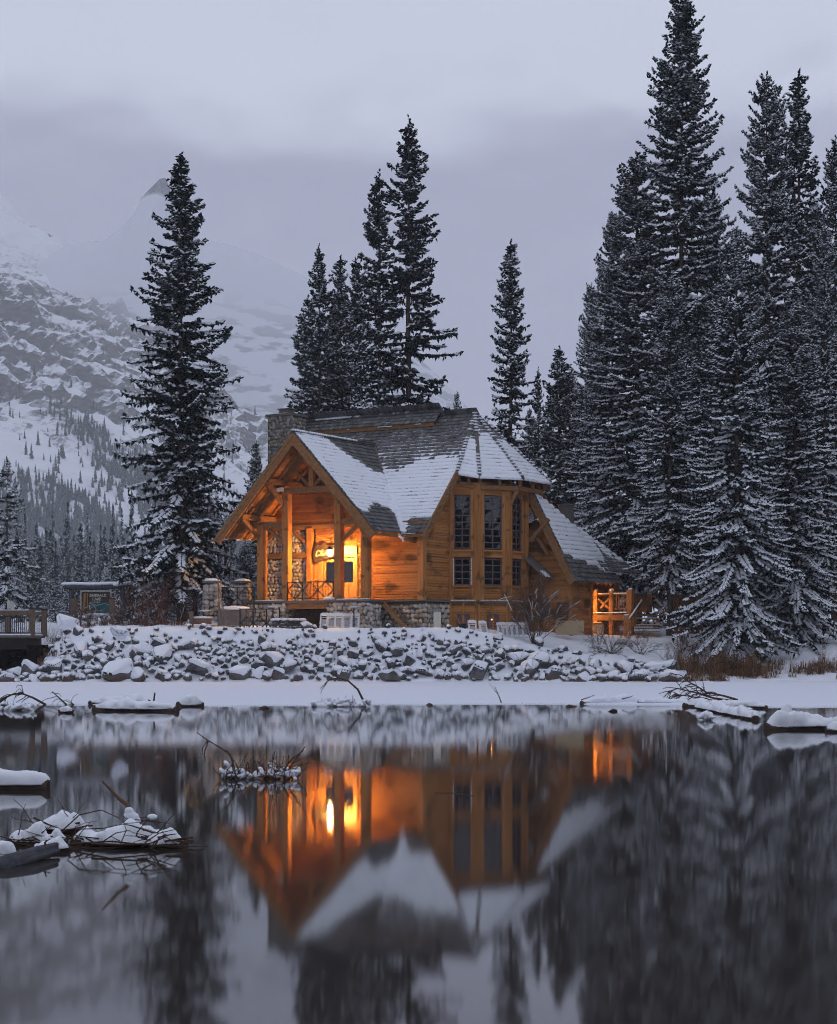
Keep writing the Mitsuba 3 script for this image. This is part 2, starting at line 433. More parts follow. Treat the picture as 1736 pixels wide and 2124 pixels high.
    f = np.concatenate([b + np.array([[0, 1, 4]]), b + np.array([[1, 2, 4]]), b + np.array([[2, 3, 4]]), b + np.array([[3, 0, 4]]), b + np.array([[0, 5, 2]])])
    # snow lies on the upper side of the outer sprays
    tz = np.clip(P[:, 2] / H, 0, 1)
    pn = meshkit.fbm(np.stack([P[:, 0] * .9, P[:, 1] * .9, P[:, 2] * .9], -1), 3, seed + 1)
    ps = .10 * snow + snow * np.clip(.12 + 1.0 * SN, 0, 1.2) * (1.22 - .50 * tz) * sm(.26, .52, pn)
    on = (HG == 0) & (g.random(N) < np.clip(ps, 0, 1)) & (D[:, 2] < .5)
    Q, ql = mid[on], LN[on]
    h = (.030 + .07 * ql)[:, None] * min(1.5, tw ** .5)
    ws = wd[on] * 1.12
    off = np.array([0, 0, 1.0]) * (wd[on] * .40 + .006)
    base_, tip_ = P[on] + D[on] * (ql * .05)[:, None] + off * .7, P[on] + D[on] * (ql * .93)[:, None] + off * .4
    M = len(Q)
    vs = np.stack([base_, Q + w[on] * ws - off * .5, tip_, Q - w[on] * ws - off * .5, Q + off + np.array([0, 0, 1.0]) * h], 1).reshape(-1, 3)
    bs = (np.arange(M) * 5)[:, None]
    fs = np.concatenate([bs + np.array([[0, 1, 4]]), bs + np.array([[1, 2, 4]]), bs + np.array([[2, 3, 4]]), bs + np.array([[3, 0, 4]])]) if M else np.zeros((0, 3), int)
    return trunk.get(), (v, f), (vs, fs)


PROTO = {}


def proto(name, H, R, needle='m_needle', **kw):
    t, n, s = spruce(H=H, R=R, **kw)
    scene['tree_kind_' + name] = {'type': 'shapegroup', 'trunk': mikit.ply(t, 'm_bark', smooth=True), 'crown': mikit.ply(n, needle), 'snow': mikit.ply(s, 'm_snow', smooth=True)}
    PROTO[name] = (H, R)


proto('tall', 36, 4.6, seed=1, gap=.34, base=.05, power=.58, droop=.42, hang=.6, snow=1.25, sparse=.04, tw=1.15)
proto('full', 27, 4.0, seed=2, gap=.31, base=.0, power=.64, droop=.5, hang=.6, snow=1.45, sparse=.04, tw=1.15)
proto('clear', 32, 3.9, seed=3, gap=.35, base=.17, power=.62, droop=.45, hang=.6, snow=1.3, sparse=.08, tw=1.15)
proto('lean_spruce', 31, 3.2, seed=4, gap=.42, base=.06, power=.66, droop=.30, hang=1.2, snow=.6, sparse=.20, irr=.36, tw=1.25)
proto('narrow', 27, 2.3, seed=5, gap=.33, base=.05, power=.52, droop=.34, hang=.7, snow=.85, sparse=.10, irr=.3, tw=1.15)
proto('solitary', 27, 3.5, seed=6, gap=.30, base=.075, power=.74, droop=.30, hang=1.0, snow=.95, sparse=.08, irr=.52, tw=1.2, thj=12)
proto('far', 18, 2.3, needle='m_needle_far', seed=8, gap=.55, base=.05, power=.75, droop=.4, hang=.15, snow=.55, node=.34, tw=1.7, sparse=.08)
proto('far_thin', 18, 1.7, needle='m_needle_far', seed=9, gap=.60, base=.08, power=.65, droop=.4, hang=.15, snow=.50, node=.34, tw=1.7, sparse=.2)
proto('young', 5, 1.25, seed=10, gap=.22, base=.03, power=.95, droop=.45, hang=.3, snow=1.9, node=.13, tw=.85, sparse=.05)
proto('snowy', 12, 2.6, seed=12, gap=.50, base=.05, power=.70, droop=.5, hang=.5, snow=1.6, sparse=.35, irr=.45)


def tree(kind, px, py, Y, hw, rot, label, group=None, key='spruce_tree', zg=None, cat='tree'):
    H, R = PROTO[kind]
    p = at(px, py, Y)
    g0 = float(ground_z(p[0], Y)) - .15 if zg is None else zg
    sz, sx = (p[2] - g0) / H, hw / F * Y / R
    k = numbered(key)
    scene[k] = {'type': 'instance', 'shapegroup': {'type': 'ref', 'id': 'tree_kind_' + kind}, 'to_world': T4().translate([p[0], Y, g0]).rotate([0, 0, 1], rot).scale([sx, sx, sz])}
    tag(k, label, cat, group)
    return k


# right-hand stand
tree('tall', 1412, -10, 118, 138, 10, 'tallest snow-dusted spruce of all, its tip at the top edge of the picture')
tree('tall', 1322, 318, 119, 128, 120, 'broad dark spruce whose tip leans on the left flank of the tallest spruce')
tree('full', 1270, 445, 121, 84, 40, 'dark spruce forming the left edge of the dense right-hand stand')
tree('clear', 1390, 560, 106, 88, 75, 'spruce with bare lower trunk standing right beside the deck stairs')
tree('full', 1528, 475, 100, 112, 200, 'front spruce with snow-laden boughs sweeping down to the shore grass')
tree('tall', 1590, 155, 113, 108, 260, 'slim tall spruce right of the tallest one, the left of two twin spires')
tree('narrow', 1657, 152, 119, 78, 30, 'slim tall spruce, the right of two twin spires at upper right')
tree('clear', 1732, 288, 114, 85, 150, 'dark spruce cut by the right edge of the picture')
tree('full', 1650, 600, 103, 105, 320, 'bushy snowy spruce low on the right behind the shore grass')
tree('tall', 1478, 400, 124, 78, 60, 'dark spruce filling the gap between the tallest spruce and the twin spires')
tree('clear', 1712, 470, 109, 70, 15, 'spruce with a bare reddish trunk near the right edge')
tree('narrow', 1450, 640, 110, 62, 90, 'smaller snowy spruce in the middle of the right-hand stand')
tree('full', 1570, 560, 120, 90, 110, 'dark spruce deep inside the right-hand stand below the twin spires')
tree('full', 1690, 420, 128, 80, 190, 'dark spruce deep inside the right-hand stand by the right edge')
# middle right
tree('narrow', 1060, 503, 122, 60, 0, 'lone columnar spruce rising behind the round end of the lodge')
tree('narrow', 1160, 722, 129, 58, 140, 'short grey spruce between the lone columnar spruce and the dense stand')
tree('lean_spruce', 1117, 765, 132, 34, 70, 'small thin spruce just right of the lone columnar spruce')
tree('full', 1206, 800, 135, 40, 20, 'half-hidden dark spruce behind the right wing roof')
tree('narrow', 1235, 700, 128, 45, 210, 'dark spruce in the shade at the left foot of the dense stand')
tree('full', 1098, 850, 133, 40, 33, 'low dark spruce at the foot of the lone columnar spruce')
tree('clear', 1186, 770, 131, 48, 120, 'dark spruce with a visible trunk right above the wing roof')
tree('tall', 1226, 590, 126, 62, 300, 'tall dark spruce half hidden at the left edge of the dense stand')
tree('lean_spruce', 1140, 800, 137, 44, 240, 'thin grey spruce behind the short one right of the columnar spruce')
# centre, behind the roof ridge
tree('lean_spruce', 848, 246, 130, 108, 0, 'tallest spruce behind the roof ridge, hung with lichen')
tree('lean_spruce', 787, 358, 132, 84, 100, 'second tallest spruce behind the roof ridge, left of the tallest')
tree('narrow', 706, 535, 135, 58, 50, 'blunt-topped spruce in the clump above the chimney')
tree('narrow', 738, 540, 138, 50, 220, 'blunt-topped spruce between the chimney clump and the two tall spruces')
tree('lean_spruce', 662, 510, 134, 62, 190, 'thin spire of a spruce in the clump above the chimney')
tree('narrow', 640, 618, 137, 62, 310, 'leftmost spruce of the clump above the chimney')
tree('full', 948, 815, 150, 34, 0, 'tiny spruce tip peeping over the roof ridge')
tree('full', 690, 640, 140, 70, 80, 'dark spruce low in the clump above the chimney')
# left
tree('solitary', 378, 323, 108, 128, 200, 'big solitary spruce left of the lodge with ragged long boughs')
tree('clear', 405, 800, 112, 62, 20, 'second darker spruce trunk close behind the big solitary spruce')
tree('narrow', 531, 918, 128, 34, 60, 'small slim spruce seen just left of the chimney')
tree('full', 508, 1130, 119, 44, 10, 'low snowy spruce behind the stone gate pillars')
tree('snowy', 15, 955, 112, 62, 130, 'snowy spruce at the far left edge behind the footbridge')
tree('young', 222, 1163, 121, 26, 0, 'young snow-laden spruce above the sign, the left of a pair', key='young_spruce')
tree('young', 265, 1152, 119, 33, 120, 'young snow-laden spruce above the sign, the right of a pair', key='young_spruce')
g = np.random.default_rng(31)
n_far = 0
for row, (Y, step, ymean) in enumerate(((175, 26, 1165), (205, 24, 1125), (245, 22, 1095), (300, 22, 1075))):
    px = -15 + g.uniform(0, 12)
    while px < 560:
        top = ymean + g.normal(0, 24) + (26 * sm(250, 480, px)) - 20 * sm(120, 0, px)
        kd = 'far' if g.random() < .6 else 'far_thin'
        sd_ = 'behind the bridge' if px < 140 else 'behind the sign' if px < 300 else 'behind the big solitary spruce'
        rw = ('nearest', 'second', 'third', 'farthest')[row]
        lab = f"{'broad' if kd == 'far' else 'slim'} dark spruce in the {rw} row of the valley forest {sd_}"
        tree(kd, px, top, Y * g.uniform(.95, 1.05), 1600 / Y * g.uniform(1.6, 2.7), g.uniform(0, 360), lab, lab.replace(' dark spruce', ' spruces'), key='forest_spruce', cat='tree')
        px += step * g.uniform(.6, 1.3)
# trees on the far slope: nobody could count them
def cone_tree(g, h, r):
    mb = MB()
    for k in range(5):
        z0, z1 = h * (.05 + .17 * k), h * min(1, .05 + .17 * k + .33)
        a = np.arange(6) * np.pi / 3 + g.uniform(0, 1)
        rr = r * (1 - k / 5.6) * g.uniform(.7, 1.2, 6)
        v = np.vstack([np.stack([rr * np.cos(a), rr * np.sin(a), z0 + g.uniform(-.03, .03, 6) * h], 1), [[0, 0, z1]]])
        mb.add(v, [[i, (i + 1) % 6, 6] for i in range(6)])
    return mb.get()


cones = [cone_tree(g, 1, .13) for _ in range(6)]
hill = MB()
N = 40000
hx, hy = g.uniform(-400, -20, N), g.uniform(900, 1460, N)
hz = mountain_z(hx, hy)
loc = meshkit.fbm(np.stack([hx * .025, hy * .025, hx * 0], -1), 3, 52) - .5
loc2 = meshkit.fbm(np.stack([hx * .09, hy * .09, hx * 0], -1), 2, 53) - .5
cc_ = .35 * hx + .45 * hy + 46 * loc
zz_ = hz + 90 * loc
dens = np.maximum(np.exp(-((cc_ - 464) / 13) ** 2) * sm(165, 120, zz_), sm(432, 414, cc_) * sm(120, 80, zz_))
dens = np.maximum(dens * sm(-.26, .04, loc2), .035 * sm(200, 130, hz) + .10 * sm(60, 20, hz))
okp = (g.random(N) < dens) & (hz < 195) & (hz > -3)
for x, y, z in zip(hx[okp], hy[okp], hz[okp]):
    v, f = cones[g.integers(6)]
    s_ = g.uniform(6, 15) * (1 - z / 420)
    hill.add(v * np.array([s_ * 1.25, s_ * 1.25, s_]) + [x, y, z - .5], f)
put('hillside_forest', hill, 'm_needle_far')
tag('hillside_forest', 'far spruces scattered in bands over the snowy slope', kind='stuff')

# forest on the near shore and along the right bank, outside the picture, mirrored in the window panes
fo = MB()
for q in range(520):
    if q < 400:
        x, y = g.uniform(-150, 150), g.uniform(-75, -32)
    else:
        x, y = g.uniform(46, 110), g.uniform(0, 140)
    v, f = cones[g.integers(6)]
    s_ = g.uniform(16, 26)
    fo.add(v * np.array([s_ * 1.3, s_ * 1.3, s_]) + [x, y, 0], f)
put('shore_forest', fo, 'm_needle_far')
tag('shore_forest', 'dark spruces on the shore behind the viewer and beyond the right edge', kind='stuff')
# ------------------------------------------------------------------ the lodge; its own axes: u along the front, v to the back, z up
CA, SA = math.cos(math.radians(32)), math.sin(math.radians(32))
HM = np.array([[CA, SA, 0, -6.82], [-SA, CA, 0, 100.0], [0, 0, 1, 0], [0, 0, 0, 1.0]])
FLOOR, GND = 4.66, 2.9


def W(p):
    p = np.asarray(p, float)
    return p @ HM[:3, :3].T + HM[:3, 3]


def hput(key, mb, bs, smooth=False, color=False, **kw):
    mb.move(HM)
    return put(numbered(key), mb, bs, smooth, color, **kw)


LG = 'lodge'
tag(LG, 'log and timber lodge with snowy shingle roof, gabled porch and round glazed end', 'lodge')


def beam(name, p0, p1, w, h, bs='m_timber', up=(0, 0, 1)):
    return hput(LG + '__' + name, MB().beam(p0, p1, w, h, up), bs)


def post(name, u, v, z0, z1, w=.38, bs='m_post'):
    return hput(LG + '__' + name, MB().box((u, v, (z0 + z1) / 2), (w, w, z1 - z0)), bs)


SHIN, SHIN_PARTS = [], []          # (verts, faces, colours, camera distance, covered)
SNOWROOF = MB()


def unit(v):
    v = np.asarray(v, float)
    return v / np.linalg.norm(v)


def patch(P0, ea, eb, poly, cover, seed, expo=.30, sheath=True, wmin=.09, wmax=.20, thick=.10, edge=True):
    """one roof plane: boarding, single shingles in courses, and snow lying on them where cover(a, b) > 0.5"""
    g = np.random.default_rng(seed)
    P0, ea, eb = np.asarray(P0, float), unit(ea), unit(eb)
    nn = np.cross(ea, eb)
    pg = Polygon(poly)
    shapely.prepare(pg)
    if sheath:
        m = trimesh.creation.extrude_polygon(pg, thick, engine='earcut')
        v = np.array(m.vertices)
        v[:, 2] -= thick + .012
        hput(LG + '__roof__boarding', MB().add(P0 + v[:, :1] * ea + v[:, 1:2] * eb + v[:, 2:] * nn, m.faces), 'm_siding')
    a0, b0, a1, b1 = pg.bounds
    k = int((b1 - b0) / expo) + 1
    nv = lambda a, b: meshkit.fbm(np.stack([a * .8 + seed, b * 1.1, a * 0], -1), 3, seed) - .5
    for i in range(k):
        b = b0 + i * expo
        aa = np.arange(a0, a1 + .001, .11)
        cov = cover(aa, aa * 0 + b + expo * .5) + .46 * nv(aa, aa * 0 + b) + .18 * (meshkit.noise(np.stack([aa * 5.5, aa * 0 + i * 2.1, aa * 0], -1), seed + 3) - .5)
        a = a0 - g.uniform(0, .1)
        while a < a1:
            w = g.uniform(wmin, wmax)
            if shapely.contains_xy(pg, min(max(a + w / 2, a0 + .01), a1 - .01), b + min(expo * .5, (b1 - b) * .5)):
                lo, hi = b - .02 - g.uniform(0, .035), b + expo * 1.12
                h0, h1 = .058 + g.uniform(0, .02), .004
                q = [(a + .006, lo, -.005), (a + w - .006, lo, -.005), (a + w - .006, hi, -.005), (a + .006, hi, -.005), (a + .006, lo, h0), (a + w - .006, lo, h0), (a + w - .006, hi, h1), (a + .006, hi, h1)]
                v = np.array([P0 + x * ea + y * eb + z * nn for x, y, z in q])
                t = g.uniform(.085, .17) * (1.35 if g.random() < .12 else 1)
                col = np.array([t * 1.0, t * .97, t * .97]) * (1 + g.normal(0, .03, 3))
                mid = W(P0 + (a + w / 2) * ea + (b + expo / 2) * eb)
                cv = float(np.interp(a + w / 2, aa, cov))
                SHIN.append((v, np.array([[4, 5, 6], [4, 6, 7], [0, 1, 5], [0, 5, 4], [1, 2, 6], [1, 6, 5], [3, 0, 4], [3, 4, 7]]), col, np.linalg.norm(mid), cv > .5))
            a += w
        # the snow on this course
        prof = [(-.10, -.03), (-.085, .070), (.03, .105), (expo * .50, .088), (expo * .55, .088), (expo * .97, .060), (expo * 1.04, .0)]
        off = .012 * meshkit.noise(np.stack([aa * 9, aa * 0 + i, aa * 0], -1), seed + 5) - .006
        rows = []
        ins = shapely.contains_xy(pg, np.clip(aa, a0 + .02, a1 - .02), np.full(len(aa), b + expo * .45))
        for db, h in prof:
            bb = b + db + off + .03 * (meshkit.noise(np.stack([aa * 4, aa * 0 + i * 3.3, aa * 0 + 2], -1), seed) - .5)
            c = np.where(ins, cov, 0)
            dep = sm(.43, .56, c)
            dust = (.018 if expo * .45 < db < expo else -.03) + 0 * c
            hh = np.where(c > .43, .78 * h * (.55 + .45 * dep) * (.8 + .5 * meshkit.noise(np.stack([aa * 2, bb * 2, aa * 0], -1), seed + 9)), np.where(c > .13, np.where(dust > 0, dust + .03 * (c - .13), -.03), -.03))
            rows.append(P0 + aa[:, None] * ea + bb[:, None] * eb + hh[:, None] * nn)
        V = np.array(rows)
        R, C = V.shape[:2]
        ok = (np.where(ins, cov, 0) > .13)
        ii, jj = np.meshgrid(np.arange(R - 1), np.arange(C - 1), indexing='ij')
        use = (ok[jj] | ok[jj + 1])
        ii, jj = ii[use], jj[use]
        if len(ii):
            qd = np.stack([ii * C + jj, ii * C + jj + 1, (ii + 1) * C + jj + 1, (ii + 1) * C + jj], -1)
            SNOWROOF.add(V.reshape(-1, 3), qd)


TH = math.atan2(5.52, 5.28)
CT, ST = math.cos(TH), math.sin(TH)
EZ, RZ, PZ = 8.3, 15.46, 13.82
# main front slope
VR = 9.55
th2 = math.atan2(RZ - EZ, VR - 2.79)
c2, s2 = math.cos(th2), math.sin(th2)
bl = lambda v: (v - 2.79) / c2
vv = 2.79 + (PZ - EZ) / math.tan(th2)


def cov_main(a, b):
    t = b / bl(VR)
    val = .66 * sm(.62, .36, t) + .36 * sm(1.05, .55, t) + .25 * sm(2.5, 6.0, a) * sm(.75, .5, t)
    bare = sm(.17, .10, t + .012 * (a - 5.6)) * sm(5.0, 5.7, a)
    return np.clip(val, 0, 1) * (1 - bare)


patch((0, 2.79, EZ), (1, 0, 0), (0, c2, s2), [(5.20, 0), (6.82, 0), (6.82, bl(6.0)), (5.89, bl(VR)), (-6.0, bl(VR)), (-6.0, 0), (-5.20, 0), (-2.6, bl(vv) * .5), (0, bl(vv)), (2.6, bl(vv) * .5)], cov_main, 11)
# back slope
patch((0, 16.31, EZ), (-1, 0, 0), (0, -c2, s2), [(6.0, 0), (-6.82, 0), (-5.89, bl(VR)), (6.0, bl(VR))], lambda a, b: a * 0 + 1, 12, expo=.6, wmin=.5, wmax=.8)
# porch roof: ridge along v
LP = math.hypot(5.28, PZ - EZ)
vlen = vv


def cov_porch(a, b):
    # a: distance from the front, b: up from the eave
    t = b / LP
    low = sm(.17, .27, t - .020 * a + .03 * np.sin(a * 2.1))
    edge = 7.9 * (1 - (1 - t)) - a        # distance to the valley line
    d = t * 7.99 + 2.79 * (1 - t) - a
    up = sm(1.15, .55, (t - .62) * 2.2 + (a - 2.6) * .28)
    val = np.maximum(sm(.95, .2, d) * sm(.12, .3, t) * sm(.75, .55, t), np.minimum(low, up))
    return val


patch((5.28, 0, EZ), (0, 1, 0), (-CT, 0, ST), [(-.0, 0), (2.79, 0), (vlen, LP), (0, LP)], cov_porch, 13)
patch((-5.28, 0, EZ), (0, -1, 0), (CT, 0, ST), [(0, 0), (-2.79, 0), (-vlen, LP), (0, LP)], lambda a, b: a * 0 + 1, 14)
# round end: facets from the apex to the eave corners
APX = np.array([5.89, VR, RZ])
EV = [np.array(p, float) for p in ((6.82, 6.0, 11.70), (7.86, 6.68, 11.5), (9.42, 8.84, 11.5), (9.44, 12.03, 11.5), (7.9, 14.2, 11.5), (6.82, 13.1, 11.70))]


def facet(A, B, top, cover, seed, **kw):
    ea = unit(B - A)
    r = top - A
    eb = unit(r - (r @ ea) * ea)
    patch(A, ea, eb, [(0, 0), (np.linalg.norm(B - A), 0), ((top - A) @ ea, (top - A) @ eb)], cover, seed, **kw)


for k in range(5):
    facet(EV[k], EV[k + 1], APX, lambda a, b: sm(3.5, 2.0, b) + .0 * a + .34 * sm(6.0, 3.0, b), 20 + k)
# right wing
WE = 5.84
tw = math.atan2(10.67 - WE, 11.6 - 9.02)
cw, sw = math.cos(tw), math.sin(tw)
bu = lambda u: (11.6 - u) / cw
patch((11.6, 11.0, WE), (0, 1, 0), (-cw, 0, sw), [(0, 0), (6.2, 0), (3.1, bu(9.75)), (.6, bu(8.9)), (0, bu(8.3))], lambda a, b: sm(1.5, 2.2, b + .20 * a), 31)
patch((11.4, 15.2, 6.55), (0, 1, 0), (-.61, 0, .79), [(0, 0), (4.9, 0), (-.1, 3.7), (-1.6, 3.6)], lambda a, b: .30 + .28 * sm(.4, 1.6, b) + 0 * a, 32)
# hidden back of the wing, so that it is closed
hput(LG + '__wing_back_roof', MB().add([(11.6, 17.2, WE), (9.75, 14.1, WE + sw * bu(9.75)), (8.3, 11.0, WE + sw * bu(8.3)), (5, 13, 9.5), (6, 18, 6)], [[0, 1, 4], [1, 3, 4], [1, 2, 3]]), 'm_siding')
# roof ridge cap (raised vent roof)
for sgn, sd in ((-1, 41), (1, 42)):
    if sgn < 0:
        patch((0, VR - .72, RZ - .38), (1, 0, 0), (0, c2, s2), [(-5.9, 0), (3.6, 0), (3.6, 1.06), (-5.9, 1.06)], lambda a, b: a * 0 + .40 * sm(.5, 1.0, b), sd, thick=.05)
    else:
        patch((0, VR + .72, RZ - .38), (-1, 0, 0), (0, -c2, s2), [(-3.6, 0), (5.9, 0), (5.9, 1.06), (-3.6, 1.06)], lambda a, b: a * 0 + 1, sd, thick=.05, expo=.5)
hput(LG + '__ridge_vent_board', MB().beam((-5.85, VR - .66, RZ - .52), (3.55, VR - .66, RZ - .52), .06, .20), 'm_timber')
# hips and valley
hb = MB()
sb = MB()
for k in range(5):
    A, B = APX + [0, 0, .05], EV[k] + [0, 0, .06]
    L = np.linalg.norm(B - A)
    d = unit(B - A)
    m = int(L / .24)
    for q in range(m):
        p = A + d * (q + .5) * L / m
        hput(LG + '__roof__hip_shingle', MB().beam(p - d * .15 + [0, 0, .035], p + d * .15 + [0, 0, .075], .20, .03), 'm_greywood')
        cvr = (q / m > .42 or rng.random() < .75) and not (k == 1 and .30 < q / m < .62)
        if cvr:
            sb.sphere(p + np.array([0, 0, .085]), (.13, .15, .055), [unit([d[0], d[1], 0.001]), [0, 0, 0] + np.cross([0, 0, 1], unit([d[0], d[1], 0.001])), [0, 0, 1]])
# snow in the valley
for sgn in (1,):
    for q in np.linspace(0, 1, 60):
        p = np.array([5.28 * (1 - q), 2.79 + (vv - 2.79) * q, EZ + (PZ - EZ) * q])
        if q < .52:
            sb.sphere(p + [0, 0, .05 + .03 * rng.random()], (.22 + .1 * rng.random(), .22, .12))
hput(LG + '__roof__valley_flashing', MB().beam((2.6, 2.79 + (vv - 2.79) * .5, EZ + (PZ - EZ) * .5 + .1), (0, vv, PZ + .08), .10, .05), 'm_greywood')
for q in np.arange(-.1, vv, .3):
    hput(LG + '__roof__ridge_shingle', MB().beam((0, q, PZ + .055), (0, q + .36, PZ + .055), .26, .06), 'm_greywood')
for q in np.linspace(0, vv * .75, 60):
    sb.sphere((rng.normal(.02, .03), q, PZ + .10), (.16, .16, .07))
SNOWROOF.add(*sb.get())
put(LG + '__roof__snow', SNOWROOF.move(HM), 'm_snow', smooth=True)
tag(LG + '__roof__snow', kind='stuff')
SHIN.sort(key=lambda s: (s[4], s[3]))
rest = MB()
for q, (v, f, c, d, cv) in enumerate(SHIN):
    if q < 290:
        put(numbered(LG + '__roof__shingle'), MB().add(W(v), f, c), 'm_vcol', color=True)
    else:
        rest.add(W(v), f, c)
put(LG + '__roof__shingles', rest, 'm_vcol', color=True)
tag(LG + '__roof__shingles', kind='stuff')

# ---------------------------------------------------------------- stone work
STONES = []


def stone_face(O, e, up, w, h, size, seed, proud=.06, tone=1.0, back=True, key='stone_wall', shape=None):
    g = np.random.default_rng(seed)
    O, e, up = np.asarray(O, float), unit(e), unit(up)
    nn = np.cross(e, up)
    if back:
        c = O + e * w / 2 + up * h / 2 - nn * .10
        hput(LG + '__' + key, MB().box(c, (w, h, .2), [e, up, nn]), 'm_mortar')
    y = size * .4
    row = 0
    while y < h:
        x = size * (.3 + .5 * (row % 2)) * g.uniform(.6, 1.2)
        while x < w + size * .2:
            sx, sy = size * g.uniform(.42, .66), size * g.uniform(.36, .52)
            cx, cy = np.clip(x + g.normal(0, size * .06), sx * .7, w - sx * .5), np.clip(y + g.normal(0, size * .10), sy * .7, h - sy * .6)
            if shape is None or shape(cx, cy):
                an = g.normal(0, .35)
                ax = np.array([e * math.cos(an) + up * math.sin(an), up * math.cos(an) - e * math.sin(an), nn])
                t = g.uniform(.26, .60) * tone
                hue = g.choice(3, p=[.5, .3, .2])
                col = np.array([[1.0, .92, .80], [1.08, .88, .68], [.92, .91, .90]][hue]) * t
                v, f = BALL1
                vv_ = v * (1 + .16 * g.normal(0, 1, (len(v), 1)) * .6)
                p = O + e * cx + up * cy
                STONES.append(((vv_ * [sx, sy, proud * g.uniform(.8, 1.5)]) @ ax + p, f, col, np.linalg.norm(W(p)), key, sx * sy))
            x += size * g.uniform(.78, 1.12)
        y += size * g.uniform(.72, .88)
        row += 1


# piers at the porch front
PV = 1.15
for u0, u1, sd in ((-4.25, -1.45, 61), (1.40, 4.25, 62)):
    stone_face((u0, PV, GND - .3), (1, 0, 0), (0, 0, 1), u1 - u0, FLOOR - GND + .12, .29, sd, key='porch_pier')
    stone_face((u1, PV, GND - .3), (0, 1, 0), (0, 0, 1), 1.1, FLOOR - GND + .12, .29, sd + 5, key='porch_pier')
    hput(LG + '__pier_cap', MB().box(((u0 + u1) / 2, PV + .5, FLOOR - .05), (u1 - u0 + .16, 1.2, .10)), 'm_greywood')
    hput(LG + '__pier_cap__snow', MB().box(((u0 + u1) / 2 + .3, PV + .04, FLOOR + .02), (u1 - u0 - .8, .22, .05)), 'm_snow')
# foundation under the main wall and round the corner
WV, WU = 3.4, 6.17
stone_face((2.6, WV, GND - .3), (1, 0, 0), (0, 0, 1), WU - 2.6, 1.95, .32, 63, key='foundation')
stone_face((WU, WV, GND - .3), (0, 1, 0), (0, 0, 1), 2.84, 1.95, .32, 64, key='foundation')
# stone panels inside the porch
STONE_TOP = 8.75
for u0, u1, z0, z1, sd in ((-4.55, -3.02, FLOOR, 7.12, 65), (-2.75, -1.42, FLOOR, 7.12, 66), (-4.55, -3.02, 7.42, STONE_TOP, 67), (-2.75, -1.42, 7.42, STONE_TOP, 68)):
    cx = (u1 - u0)
    shp = None
    if z1 == STONE_TOP:
        arch = (lambda cx_, cy_, s=(1 if u0 < -4 else -1), w=cx: cy_ < .55 + .78 * math.sin(math.pi * .5 * min(1, (cx_ if s > 0 else w - cx_) / w * 1.3 + .12)))
        shp = arch
    stone_face((u0, WV, z0), (1, 0, 0), (0, 0, 1), u1 - u0, z1 - z0, .255, sd, key='stone_panel', tone=1.05, shape=shp)
# chimney
CU, CV, CZ = -6.95, 7.0, 15.85
stone_face((CU, CV, 8.5), (1, 0, 0), (0, 0, 1), 1.78, CZ - 8.5, .27, 71, key='chimney', tone=.62)
stone_face((CU + 1.78, CV, 8.5), (0, 1, 0), (0, 0, 1), 1.35, CZ - 8.5, .27, 72, key='chimney', tone=.62)
hput(LG + '__chimney', MB().box((CU + .89, CV + .70, 9.4), (1.72, 1.26, 12.8)), 'm_mortar')
hput(LG + '__chimney__cap', MB().box((CU + .89, CV + .68, CZ + .07), (2.02, 1.6, .14)).box((CU + .89, CV + .68, CZ + .30), (.75, .6, .32)).box((CU + .89, CV + .68, CZ + .48), (.9, .75, .05)), 'm_greywood')
hput(LG + '__chimney__snow', MB().box((CU + .7, CV + .3, CZ + .165), (1.2, .5, .05)), 'm_snow')
order = sorted(range(len(STONES)), key=lambda q: (STONES[q][4] == 'chimney', -STONES[q][5]))
rest = {}
for r, q in enumerate(order):
    v, f, c, d, k, _ = STONES[q]
    if r < 290:
        put(numbered(f'{LG}__{k}__stone'), MB().add(W(v), f, c), 'm_vcol', smooth=True, color=True)
    else:
        rest.setdefault(k, MB()).add(W(v), f, c)
for k, mb in rest.items():
    put(f'{LG}__{k}__small_stones', mb, 'm_vcol', smooth=True, color=True)
    tag(f'{LG}__{k}__small_stones', kind='stuff')

# ---------------------------------------------------------------- walls
def siding(A, B, z0, z1, step=.145, clip=None, out=0.0, key='wall', bs='m_siding'):
    """single boards from A to B (u, v), outward to the right of A->B as seen from above"""
    A, B = np.asarray(A, float), np.asarray(B, float)
    d = unit(B - A)
    nn = np.array([d[1], -d[0]])
    k = max(1, round((z1 - z0) / step))
    st = (z1 - z0) / k
    for i in range(k):
        za, zb = z0 + i * st, z0 + (i + 1) * st
        s0, s1 = 0.0, float(np.linalg.norm(B - A))
        if clip:
            s0, s1 = clip((za + zb) / 2)
            if s1 - s0 < .1:
                continue
        jit = rng.normal(0, .002)
        P = lambda s, o, z: (A[0] + d[0] * s + nn[0] * o, A[1] + d[1] * s + nn[1] * o, z)
        lo, hi = .066 + out + jit, .018 + out + jit
        v = [P(s0, lo, za + .012), P(s1, lo, za + .012), P(s1, hi, zb), P(s0, hi, zb), P(s0, 0, za + .004), P(s1, 0, za + .004), P(s1, 0, zb), P(s0, 0, zb)]
        hput(f'{LG}__{key}__siding_board', MB().add(v, [[0, 1, 2, 3], [4, 5, 1, 0], [5, 6, 2, 1], [7, 4, 0, 3], [6, 7, 3, 2]]), bs)


def core(name, pts, z0, z1, bs='m_dark'):
    m = trimesh.creation.extrude_polygon(Polygon(pts), z1 - z0, engine='earcut')
    v = np.array(m.vertices) + [0, 0, z0]
    return hput(f'{LG}__{name}', MB().add(v, m.faces), bs)


